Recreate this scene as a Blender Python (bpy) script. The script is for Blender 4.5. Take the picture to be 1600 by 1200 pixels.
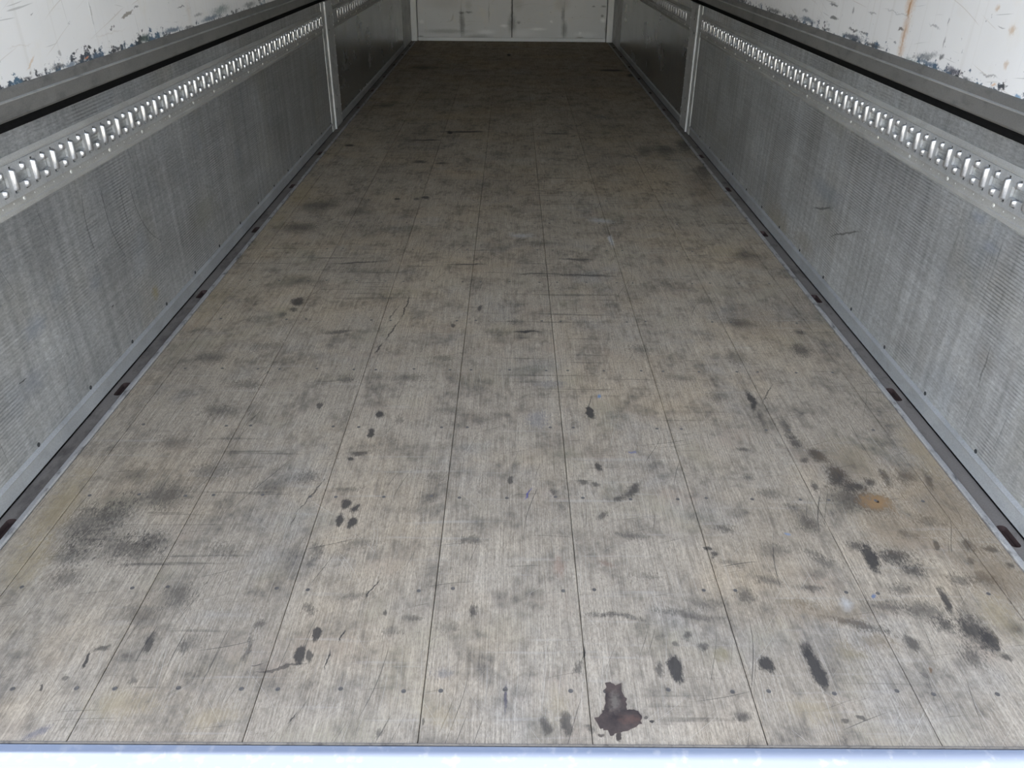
import bpy, bmesh, math, random
from mathutils import Matrix, Vector, noise as mnoise

for o in list(bpy.data.objects):
    bpy.data.objects.remove(o)
random.seed(7)
scene = bpy.context.scene
C = scene.collection

# ---------------------------------------------------------------- camera
PITCH, YAW, ROLL, CAMX, CAMH = 0.5227, 0.0034, -0.0089, 0.0031, 1.237
cam_d = bpy.data.cameras.new('camera')
cam_d.sensor_width = 36.0
cam_d.lens = 36.0 * 1250.0 / 1600.0
cam_d.clip_start = 0.02
cam = bpy.data.objects.new('camera', cam_d)
C.objects.link(cam)
fw = Vector((math.sin(YAW) * math.cos(PITCH), math.cos(YAW) * math.cos(PITCH), -math.sin(PITCH)))
rt = Vector((math.cos(YAW), -math.sin(YAW), 0.0))
dn = fw.cross(rt)
r2 = rt * math.cos(ROLL) + dn * math.sin(ROLL)
d2 = dn * math.cos(ROLL) - rt * math.sin(ROLL)
m = Matrix((r2, -d2, -fw)).transposed().to_4x4()
m.translation = Vector((CAMX, 0.0, CAMH))
cam.matrix_world = m
scene.camera = cam

# ---------------------------------------------------------------- sky, sun, exposure
world = bpy.data.worlds.new('world')
scene.world = world
world.use_nodes = True
bg = world.node_tree.nodes['Background']
sky = world.node_tree.nodes.new('ShaderNodeTexSky')
sky.sky_type = 'NISHITA'
sky.sun_disc = False
sky.sun_elevation = math.radians(36)
sky.sun_rotation = math.radians(-90)
sky.air_density = 1.0
sky.dust_density = 0.05
wb = world.node_tree.nodes.new('ShaderNodeMix')          # the camera's white balance for shade
wb.data_type = 'RGBA'; wb.blend_type = 'MULTIPLY'
wb.inputs[0].default_value = 1.0
wb.inputs[7].default_value = (1.10, 0.972, 0.88, 1.0)
hz = world.node_tree.nodes.new('ShaderNodeHueSaturation')   # thin haze pales the blue
hz.inputs['Saturation'].default_value = 0.75
world.node_tree.links.new(sky.outputs[0], hz.inputs['Color'])
world.node_tree.links.new(hz.outputs[0], wb.inputs[6])
world.node_tree.links.new(wb.outputs[2], bg.inputs[0])
bg.inputs[1].default_value = 0.50
sun_d = bpy.data.lights.new('sun', 'SUN')
sun_d.energy = 6.0
sun_d.angle = math.radians(0.6)
sun_d.color = (1.0, 0.96, 0.91)
sun = bpy.data.objects.new('sun', sun_d)
C.objects.link(sun)
sun.location = (-4, 0, 8)
sun.rotation_euler = (0.0, math.radians(-54), 0.0)      # from the left, square to the truck
scene.view_settings.view_transform = 'Standard'
scene.view_settings.look = 'None'
scene.view_settings.gamma = 1.0
scene.view_settings.use_curve_mapping = False
scene.view_settings.exposure = 1.5
scene.cycles.max_bounces = 10
scene.cycles.diffuse_bounces = 5

# ---------------------------------------------------------------- node helpers
class NT:
    def __init__(self, name):
        self.mat = bpy.data.materials.new(name)
        self.mat.use_nodes = True
        self.t = self.mat.node_tree
        self.bsdf = self.t.nodes['Principled BSDF']
        self.pos = self.n('ShaderNodeNewGeometry').outputs['Position']

    def n(self, typ, *ins, **kw):
        nd = self.t.nodes.new(typ)
        for k, v in kw.items():
            if k[0] != '_':
                setattr(nd, k, v)
        for i, v in ins:
            self.put(nd.inputs[i], v)
        return nd

    def put(self, sock, v):
        if hasattr(v, 'is_output'):
            self.t.links.new(v, sock)
        else:
            if sock.type == 'RGBA' and len(v) == 3:
                v = tuple(v) + (1.0,)
            sock.default_value = v

    def math(self, op, a, b=0.0, clamp=False):
        return self.n('ShaderNodeMath', (0, a), (1, b), operation=op, use_clamp=clamp).outputs[0]

    def scale(self, vec, s):
        return self.n('ShaderNodeVectorMath', (0, vec), (1, s), operation='MULTIPLY').outputs[0]

    def add(self, vec, s):
        return self.n('ShaderNodeVectorMath', (0, vec), (1, s), operation='ADD').outputs[0]

    def noise(self, vec, sc=1.0, detail=2.0, rough=0.5, col=False):
        nd = self.n('ShaderNodeTexNoise', ('Vector', vec), ('Scale', sc), ('Detail', detail), ('Roughness', rough))
        return nd.outputs['Color' if col else 'Fac']

    def rng(self, v, a, b, c=0.0, d=1.0, smooth=False):
        return self.n('ShaderNodeMapRange', (0, v), (1, a), (2, b), (3, c), (4, d), clamp=True,
                      interpolation_type='SMOOTHSTEP' if smooth else 'LINEAR').outputs[0]

    def mix(self, f, a, b, blend='MIX'):
        nd = self.n('ShaderNodeMix', data_type='RGBA', blend_type=blend)
        self.put(nd.inputs[0], f); self.put(nd.inputs[6], a); self.put(nd.inputs[7], b)
        return nd.outputs[2]

    def rot(self, vec, ang, axis='Z'):
        return self.n('ShaderNodeVectorRotate', ('Vector', vec), ('Angle', ang), rotation_type=axis + '_AXIS').outputs[0]

    def lines(self, vec, ang, across, along, thr, width=0.05, axis='Z', off=0.0):
        """thin scratches that run along local y (or z) after the turn"""
        wv = self.n('ShaderNodeVectorMath', (0, self.noise(vec, 1.6, 1.0, 0.5, True)), (1, (0.5, 0.5, 0.5)), operation='SUBTRACT').outputs[0]
        vec = self.add(vec, self.scale(wv, (0.22, 0.22, 0.22)))
        v = self.rot(self.add(vec, (off, off * 1.7, off * 0.6)), ang, axis)
        sc = (across, along, along) if axis == 'Z' else (1.0, across, along)
        nz = self.noise(self.scale(v, sc), 1.0, 1.0, 0.4)
        return self.rng(nz, thr, thr + width)

    def blob(self, vec, brk, loc, ang, sx, sy, amp, soft, plane='XY'):
        """soft-edged mark with its own outline"""
        if plane == 'XY':
            L, R, S = (loc[0], loc[1], 0.0), (0, 0, ang), (sx, sy, 1.0)
        else:                                    # upright surface: loc = (y, z)
            L, R, S = (0.0, loc[0], loc[1]), (ang, 0, 0), (1.0, sx, sy)
        mp = self.n('ShaderNodeMapping', ('Vector', vec), ('Location', L), ('Rotation', R), ('Scale', S), vector_type='TEXTURE')
        ln = self.n('ShaderNodeVectorMath', (0, mp.outputs[0]), operation='LENGTH').outputs['Value']
        ln = self.n('ShaderNodeMath', (0, brk), (1, amp), (2, ln), operation='MULTIPLY_ADD').outputs[0]
        return self.rng(ln, 1.0 - soft, 1.0 + soft * 0.35, 1.0, 0.0, True)

    def out(self, col, rough=0.6, metal=0.0, spec=0.5, height=None, dist=0.001, strength=0.5):
        b = self.bsdf
        self.put(b.inputs['Base Color'], col)
        self.put(b.inputs['Roughness'], rough)
        self.put(b.inputs['Metallic'], metal)
        self.put(b.inputs['Specular IOR Level'], spec)
        if height is not None:
            bp = self.n('ShaderNodeBump', ('Height', height), ('Distance', dist), ('Strength', strength))
            self.t.links.new(bp.outputs[0], b.inputs['Normal'])
        return self.mat

def flat(vec_nt, k=None):
    """position with the height removed, for marks that lie on the floor"""
    return vec_nt.scale(vec_nt.pos, (1.0, 1.0, 0.0))

# ---------------------------------------------------------------- materials
DARK = (0.046, 0.042, 0.038)

def wood_mat(name, stains, tone):
    t = NT(name)
    p = flat(t)
    big = t.noise(t.scale(p, (1.0, 0.6, 1)), 2.2, 4.0, 0.55)
    mid = t.noise(t.scale(p, (1.0, 0.7, 1)), 9.0, 6.0, 0.65)
    fine = t.noise(p, 90.0, 5.0, 0.7)
    g1 = t.noise(t.scale(p, (300.0, 9.0, 1)), 1.0, 4.0, 0.7)
    g2 = t.noise(t.scale(p, (75.0, 2.6, 1)), 1.0, 4.0, 0.65)
    spk = t.noise(t.scale(p, (1.0, 0.30, 1)), 270.0, 4.0, 0.8)
    mott = t.noise(t.scale(p, (1.0, 0.55, 1)), 46.0, 5.0, 0.78)
    warm = t.noise(t.add(p, (11.3, 4.1, 0)), 1.7, 3.0, 0.6)
    c = t.mix(t.rng(big, 0.3, 0.7), tuple(v * tone for v in (0.275, 0.235, 0.182)), tuple(v * tone for v in (0.366, 0.316, 0.246)))
    c = t.mix(t.rng(warm, 0.47, 0.68, 0.0, 0.75), c, tuple(v * tone for v in (0.37, 0.297, 0.205)))
    # bluish-grey worn patches
    c = t.mix(t.rng(t.noise(t.add(p, (3.3, 9.1, 0)), 3.1, 4.0, 0.6), 0.55, 0.72, 0.0, 0.45), c, tuple(v * tone for v in (0.255, 0.246, 0.228)))
    # grain
    c = t.mix(1.0, c, t.mix(t.rng(g1, 0.28, 0.72), (0.66, 0.655, 0.65), (1.28, 1.275, 1.27)), 'MULTIPLY')
    c = t.mix(1.0, c, t.mix(t.rng(g2, 0.28, 0.72), (0.88, 0.87, 0.86), (1.12, 1.12, 1.11)), 'MULTIPLY')
    c = t.mix(1.0, c, t.mix(t.rng(spk, 0.30, 0.70), (0.62, 0.612, 0.60), (1.36, 1.355, 1.35)), 'MULTIPLY')
    c = t.mix(t.math('MULTIPLY', t.rng(t.noise(t.add(p, (8.0, 3.0, 0)), 5.5, 3.0), 0.58, 0.72), t.rng(spk, 0.45, 0.6, 0.0, 0.5)), c, (0.27, 0.185, 0.13))
    c = t.mix(t.math('MULTIPLY', t.rng(t.noise(t.add(p, (1.0, 7.0, 0)), 4.5, 3.0), 0.56, 0.70), t.rng(spk, 0.42, 0.6, 0.0, 0.5)), c, (0.22, 0.20, 0.12))
    # rubbed-in dirt, broken up by the grain
    dirt = t.math('ADD', t.math('ADD', t.math('MULTIPLY', mid, 0.46), t.math('MULTIPLY', mott, 0.38)), t.math('MULTIPLY', spk, 0.22))
    c = t.mix(t.rng(dirt, 0.515, 0.67, 0.0, 0.72), c, DARK)
    # rub marks running across the boards
    cross = t.noise(t.scale(p, (2.3, 46.0, 1)), 1.0, 3.0, 0.6)
    cm = t.noise(t.add(p, (5.0, 2.0, 0)), 1.1, 2.0)
    c = t.mix(t.math('MULTIPLY', t.rng(cross, 0.60, 0.70), t.rng(cm, 0.46, 0.60, 0.0, 0.55)), c, DARK)
    c = t.mix(t.math('MULTIPLY', t.rng(cross, 0.40, 0.30), t.rng(cm, 0.60, 0.45, 0.0, 0.25)), c, (0.42, 0.39, 0.34))
    # scratches, light and dark
    for ang, ac, al, th, kcol, s, off in ((0.05, 620, 3.4, 0.70, (0.50, 0.455, 0.38), 0.45, 1.0), (-0.6, 640, 4.8, 0.735, (0.50, 0.455, 0.38), 0.36, 7.0),
                                          (0.75, 640, 4.6, 0.735, (0.50, 0.455, 0.38), 0.36, 13.0), (0.25, 330, 3.6, 0.735, DARK, 0.65, 21.0),
                                          (1.35, 330, 4.4, 0.735, DARK, 0.6, 31.0)):
        c = t.mix(t.math('MULTIPLY', t.lines(p, ang, ac, al, th, 0.04, off=off), s), c, kcol)
    # single marks
    dis = t.n('ShaderNodeVectorMath', (0, t.noise(p, 14.0, 4.0, 0.6, True)), (1, (0.5, 0.5, 0.5)), operation='SUBTRACT').outputs[0]
    pd = t.scale(t.add(p, t.scale(dis, (0.034, 0.050, 0.0))), (1, 1, 0))
    brk = t.math('MULTIPLY', t.math('SUBTRACT', t.math('ADD', t.math('MULTIPLY', spk, 0.48), t.math('MULTIPLY', mott, 0.52)), 0.5), 2.3)
    for (x, y, a, sx, sy, s, soft, amp, col) in stains:
        mk = t.blob(pd, brk, (x, y), a, sx, sy, amp, soft)
        c = t.mix(t.math('MULTIPLY', mk, s), c, col)
    rough = t.rng(mid, 0.3, 0.7, 0.62, 0.78)
    return t.out(c, rough, 0.0, 0.04, t.math('ADD', g1, t.math('MULTIPLY', fine, 0.5)), 0.0012, 0.55)

def gate_mat(name, arcs=(), stains=(), metal=0.75, r0=0.38, r1=0.52, k=0.88):
    """oxidised ribbed aluminium sheet"""
    t = NT(name)
    p = t.pos
    z = t.n('ShaderNodeSeparateXYZ', (0, p)).outputs[2]
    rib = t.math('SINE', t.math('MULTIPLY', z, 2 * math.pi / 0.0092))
    big = t.noise(t.scale(p, (1, 1.0, 1.6)), 2.4, 4.0, 0.6)
    vert = t.noise(t.scale(p, (1, 34.0, 1.5)), 1.0, 4.0, 0.6)
    horiz = t.noise(t.scale(p, (1, 2.0, 160.0)), 1.0, 3.0, 0.6)
    fine = t.noise(t.scale(p, (1, 0.32, 1)), 200.0, 4.0, 0.75)
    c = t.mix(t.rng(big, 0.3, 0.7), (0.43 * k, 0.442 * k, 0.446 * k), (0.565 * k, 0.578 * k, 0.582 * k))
    c = t.mix(t.rng(t.noise(t.add(p, (2, 5, 1)), 2.6, 3.0), 0.55, 0.75, 0, 0.40), c, (0.40, 0.375, 0.30))
    c = t.mix(t.rng(t.noise(t.add(p, (7, 1, 3)), 4.2, 3.0), 0.60, 0.75, 0, 0.35), c, (0.38, 0.43, 0.49))
    c = t.mix(1.0, c, t.mix(t.rng(vert, 0.3, 0.7), (0.82,) * 3, (1.18,) * 3), 'MULTIPLY')
    c = t.mix(1.0, c, t.mix(t.rng(horiz, 0.3, 0.7), (0.90,) * 3, (1.12,) * 3), 'MULTIPLY')
    c = t.mix(1.0, c, t.mix(t.rng(fine, 0.3, 0.7), (0.74,) * 3, (1.26,) * 3), 'MULTIPLY')
    # ribs catch pale oxide where they have not been rubbed flat
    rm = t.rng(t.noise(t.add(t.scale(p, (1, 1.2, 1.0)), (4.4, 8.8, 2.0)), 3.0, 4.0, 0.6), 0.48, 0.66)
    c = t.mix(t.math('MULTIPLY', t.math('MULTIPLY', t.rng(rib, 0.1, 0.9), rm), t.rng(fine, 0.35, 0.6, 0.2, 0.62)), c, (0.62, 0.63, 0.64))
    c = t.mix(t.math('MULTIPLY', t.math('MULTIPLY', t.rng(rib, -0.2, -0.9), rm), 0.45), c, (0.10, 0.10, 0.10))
    # speckles and nicks
    c = t.mix(t.rng(t.noise(p, 120.0, 2.0), 0.68, 0.72, 0.0, 0.6), c, (0.62, 0.63, 0.63))
    for ang, ac, al, th, kcol, s, off in ((0.0, 3.0, 300, 0.72, (0.52, 0.53, 0.53), 0.6, 3.0), (1.45, 3.4, 260, 0.73, (0.10, 0.10, 0.10), 0.55, 17.0),
                                          (0.65, 4.0, 230, 0.745, (0.50, 0.51, 0.51), 0.6, 9.0)):
        c = t.mix(t.math('MULTIPLY', t.lines(p, ang, ac, al, th, 0.04, axis='X', off=off), s), c, kcol)
    dis = t.n('ShaderNodeVectorMath', (0, t.noise(p, 18.0, 3.0, 0.6, True)), (1, (0.5, 0.5, 0.5)), operation='SUBTRACT').outputs[0]
    pd = t.scale(t.add(p, t.scale(dis, (0, 0.02, 0.02))), (0, 1, 1))
    brk = t.math('SUBTRACT', fine, 0.5)
    for (y, zz, a, sx, sy, s, soft, amp, col) in stains:
        c = t.mix(t.math('MULTIPLY', t.blob(pd, brk, (y, zz), a, sx, sy, amp, soft, 'YZ'), s), c, col)
    for (y, zz, r, y0, y1, z0, z1) in arcs:             # rope and strap scuffs, parts of circles
        mp = t.n('ShaderNodeMapping', ('Vector', t.scale(p, (0, 1, 1))), ('Location', (0, y, zz)), ('Scale', (1, r, r)), vector_type='TEXTURE')
        ln = t.n('ShaderNodeVectorMath', (0, mp.outputs[0]), operation='LENGTH').outputs['Value']
        ring = t.rng(t.math('ABSOLUTE', t.math('SUBTRACT', ln, 1.0)), 0.0, 0.0032 / r, 1.0, 0.0)
        s3 = t.n('ShaderNodeSeparateXYZ', (0, p)).outputs
        w1 = t.math('MULTIPLY', t.math('GREATER_THAN', s3[1], y0), t.math('LESS_THAN', s3[1], y1))
        w2 = t.math('MULTIPLY', t.rng(s3[2], z0, z0 + 0.08), t.math('LESS_THAN', s3[2], z1))
        c = t.mix(t.math('MULTIPLY', t.math('MULTIPLY', ring, 0.6), t.math('MULTIPLY', w1, w2)), c, (0.07, 0.075, 0.075))
    h = t.math('ADD', t.math('MULTIPLY', t.math('MULTIPLY', rib, rm), 0.5), fine)
    return t.out(c, t.rng(big, 0.3, 0.7, r0, r1), metal, 0.5, h, 0.0006, 0.5)

def metal_mat(name, col, rough, metal, dirt=0.5, dirtcol=(0.06, 0.058, 0.055), sc=30.0, along=1.0):
    t = NT(name)
    p = t.pos
    a = t.noise(t.scale(p, (1, along, 1)), sc, 5.0, 0.65)
    b = t.noise(p, 4.0, 3.0, 0.6)
    f = t.noise(p, 260.0, 3.0, 0.7)
    c = t.mix(t.rng(b, 0.3, 0.7), tuple(v * 0.86 for v in col), tuple(min(1, v * 1.12) for v in col))
    c = t.mix(1.0, c, t.mix(t.rng(f, 0.3, 0.7), (0.86,) * 3, (1.13,) * 3), 'MULTIPLY')
    c = t.mix(t.rng(a, 0.52, 0.70, 0.0, dirt), c, dirtcol)
    return t.out(c, rough, metal, 0.5, f, 0.0004, 0.4)

def paint_mat(name, stains=(), plane='YZ', base=(0.70, 0.695, 0.685), scuff=True, low=None):
    """white painted lining with chips, scuffs and rust runs"""
    t = NT(name)
    p = t.pos
    big = t.noise(p, 1.8, 4.0, 0.6)
    fine = t.noise(p, 120.0, 4.0, 0.7)
    c = t.mix(t.rng(big, 0.3, 0.7), tuple(v * 0.93 for v in base), tuple(min(v * 1.03, 0.9) for v in base))
    c = t.mix(t.rng(t.noise(t.add(p, (3, 3, 8)), 5.0, 5.0, 0.65), 0.56, 0.75, 0, 0.45), c, (0.62, 0.58, 0.50))
    c = t.mix(t.rng(t.noise(t.scale(p, (40, 40, 1.2)), 1.0, 3.0), 0.58, 0.75, 0, 0.30), c, (0.52, 0.50, 0.46))
    if scuff:
        for ang, ac, al, th, kcol, s, off in ((0.1, 5.0, 200, 0.73, (0.30, 0.30, 0.29), 0.6, 2.0), (-0.2, 3.0, 160, 0.72, (0.45, 0.40, 0.34), 0.5, 11.0),
                                              (1.4, 4.0, 240, 0.74, (0.33, 0.32, 0.31), 0.5, 23.0)):
            c = t.mix(t.math('MULTIPLY', t.lines(p, ang, ac, al, th, 0.04, axis='X', off=off), s), c, kcol)
        c = t.mix(t.rng(t.noise(t.add(p, (1, 9, 4)), 42.0, 3.0, 0.6), 0.70, 0.74, 0.0, 0.7), c, (0.22, 0.23, 0.24))
    if low is not None:                          # paint knocked off along the bottom edge
        z = t.n('ShaderNodeSeparateXYZ', (0, p)).outputs[2]
        k = t.rng(z, low, low + 0.055, 1.0, 0.0)
        nz = t.noise(t.scale(p, (1, 1.0, 1.7)), 24.0, 5.0, 0.7)
        nm = t.noise(t.add(p, (6, 2, 1)), 3.4, 2.0)
        q = t.math('ADD', t.math('MULTIPLY', k, 0.24), t.math('ADD', nz, t.math('MULTIPLY', t.math('SUBTRACT', nm, 0.5), 0.5)))
        kc = t.mix(t.rng(t.noise(p, 9.0, 2.0), 0.46, 0.60), (0.06, 0.062, 0.068), (0.07, 0.12, 0.17))
        c = t.mix(t.math('MULTIPLY', t.rng(q, 0.70, 0.76), t.rng(k, 0.0, 0.2)), c, kc)
    dis = t.n('ShaderNodeVectorMath', (0, t.noise(p, 24.0, 4.0, 0.65, True)), (1, (0.5, 0.5, 0.5)), operation='SUBTRACT').outputs[0]
    msk = (0, 1, 1)
    src = p
    if plane == 'XZ':                            # front wall: use x where the side walls use y
        s3 = t.n('ShaderNodeSeparateXYZ', (0, p)).outputs
        src = t.n('ShaderNodeCombineXYZ', (1, s3[0]), (2, s3[2])).outputs[0]
    pd = t.scale(t.add(src, t.scale(dis, (0, 0.03, 0.03))), msk)
    brk = t.math('SUBTRACT', fine, 0.5)
    for (y, zz, a, sx, sy, s, soft, amp, col) in stains:
        c = t.mix(t.math('MULTIPLY', t.blob(pd, brk, (y, zz), a, sx, sy, amp, soft, 'YZ'), s), c, col)
    return t.out(c, 0.42, 0.0, 0.45, fine, 0.0004, 0.3)

def plain(name, col, rough=0.6, metal=0.0, var=0.25, sc=60.0, spec=0.4):
    t = NT(name)
    a = t.noise(t.pos, sc, 4.0, 0.65)
    c = t.mix(t.rng(a, 0.3, 0.7), tuple(v * (1 - var) for v in col), tuple(min(1, v * (1 + var)) for v in col))
    return t.out(c, rough, metal, spec, a, 0.0005, 0.4)

# ---------------------------------------------------------------- mesh helpers
def obj(name, bm, mat, parent=None, smooth=False, loc=None):
    me = bpy.data.meshes.new(name)
    bmesh.ops.recalc_face_normals(bm, faces=bm.faces)
    bm.to_mesh(me); bm.free()
    if smooth:
        for f in me.polygons:
            f.use_smooth = True
    me.materials.append(mat)
    o = bpy.data.objects.new(name, me)
    C.objects.link(o)
    if parent: o.parent = parent
    if loc: o.location = loc
    return o

def inst(name, src, parent, loc, rot=None):
    o = bpy.data.objects.new(name, src.data)
    C.objects.link(o)
    o.parent = parent; o.location = loc
    if rot: o.rotation_euler = rot
    return o

def box(bm, x0, x1, y0, y1, z0, z1, bev=0.0):
    vs = [bm.verts.new((x, y, z)) for x in (x0, x1) for y in (y0, y1) for z in (z0, z1)]
    fs = [bm.faces.new([vs[i] for i in q]) for q in ((0, 1, 3, 2), (4, 6, 7, 5), (0, 4, 5, 1), (2, 3, 7, 6), (0, 2, 6, 4), (1, 5, 7, 3))]
    if bev:
        es = list({e for f in fs for e in f.edges})
        bmesh.ops.bevel(bm, geom=es, offset=bev, segments=1, affect='EDGES', clamp_overlap=True)
    return vs

def sweep(bm, prof, y0, y1, steps=1, wob=0.0):
    """closed (x, z) profile carried along y"""
    rings = []
    for i in range(steps + 1):
        y = y0 + (y1 - y0) * i / steps
        dx = wob * (mnoise.noise(Vector((y * 1.3, 3.1, 0.0)))) if wob else 0.0
        rings.append([bm.verts.new((x + dx, y, z)) for x, z in prof])
    n = len(prof)
    for a, b in zip(rings, rings[1:]):
        for i in range(n):
            bm.faces.new((a[i], a[(i + 1) % n], b[(i + 1) % n], b[i]))
    bm.faces.new(rings[0]); bm.faces.new(rings[-1][::-1])

def disc_bm(r, h, seg=10, axis='x', dome=0.0, dish=0.0):
    """round head lying on its base, pointing along +axis; dish sinks a slot-like hollow in it"""
    bm = bmesh.new()
    levels = [(r, 0.0), (r, h * 0.6), (r * 0.78, h)]
    if dish: levels.append((r * 0.55, h - dish))
    rings = []
    for rr, k in levels:
        ring = []
        for i in range(seg):
            a = 2 * math.pi * i / seg
            u, v = rr * math.cos(a), rr * math.sin(a)
            ring.append(bm.verts.new((k, u, v) if axis == 'x' else (u, v, k)))
        rings.append(ring)
    for a, b in zip(rings, rings[1:]):
        for i in range(seg):
            bm.faces.new((a[i], a[(i + 1) % seg], b[(i + 1) % seg], b[i]))
    bm.faces.new(rings[-1]); bm.faces.new(rings[0][::-1])
    return bm

def struct(o):
    o['kind'] = 'structure'
    return o

def tag(o, label, cat, group=None):
    o['label'] = label; o['category'] = cat
    if group: o['group'] = group
    return o

def empty(name, loc):
    o = bpy.data.objects.new(name, None)
    C.objects.link(o); o.location = loc
    o.empty_display_size = 0.1
    return o

# ---------------------------------------------------------------- measures (metres; floor top is z = 0)
Y0, Y1 = 0.893, 10.41            # floor from the rear sill to the front wall
WX = 1.207                       # inner face of the side gates
LIP = 1.147                      # edge of the wooden boards
GATE_TOP, SILL_LO, SILL_HI = 0.7945, 0.816, 0.8826
ROOF = 2.58
OPEN = 0.872                     # rear edge of walls and roof
POST = (5.545, 5.875)
PITCHR = 0.098

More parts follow.
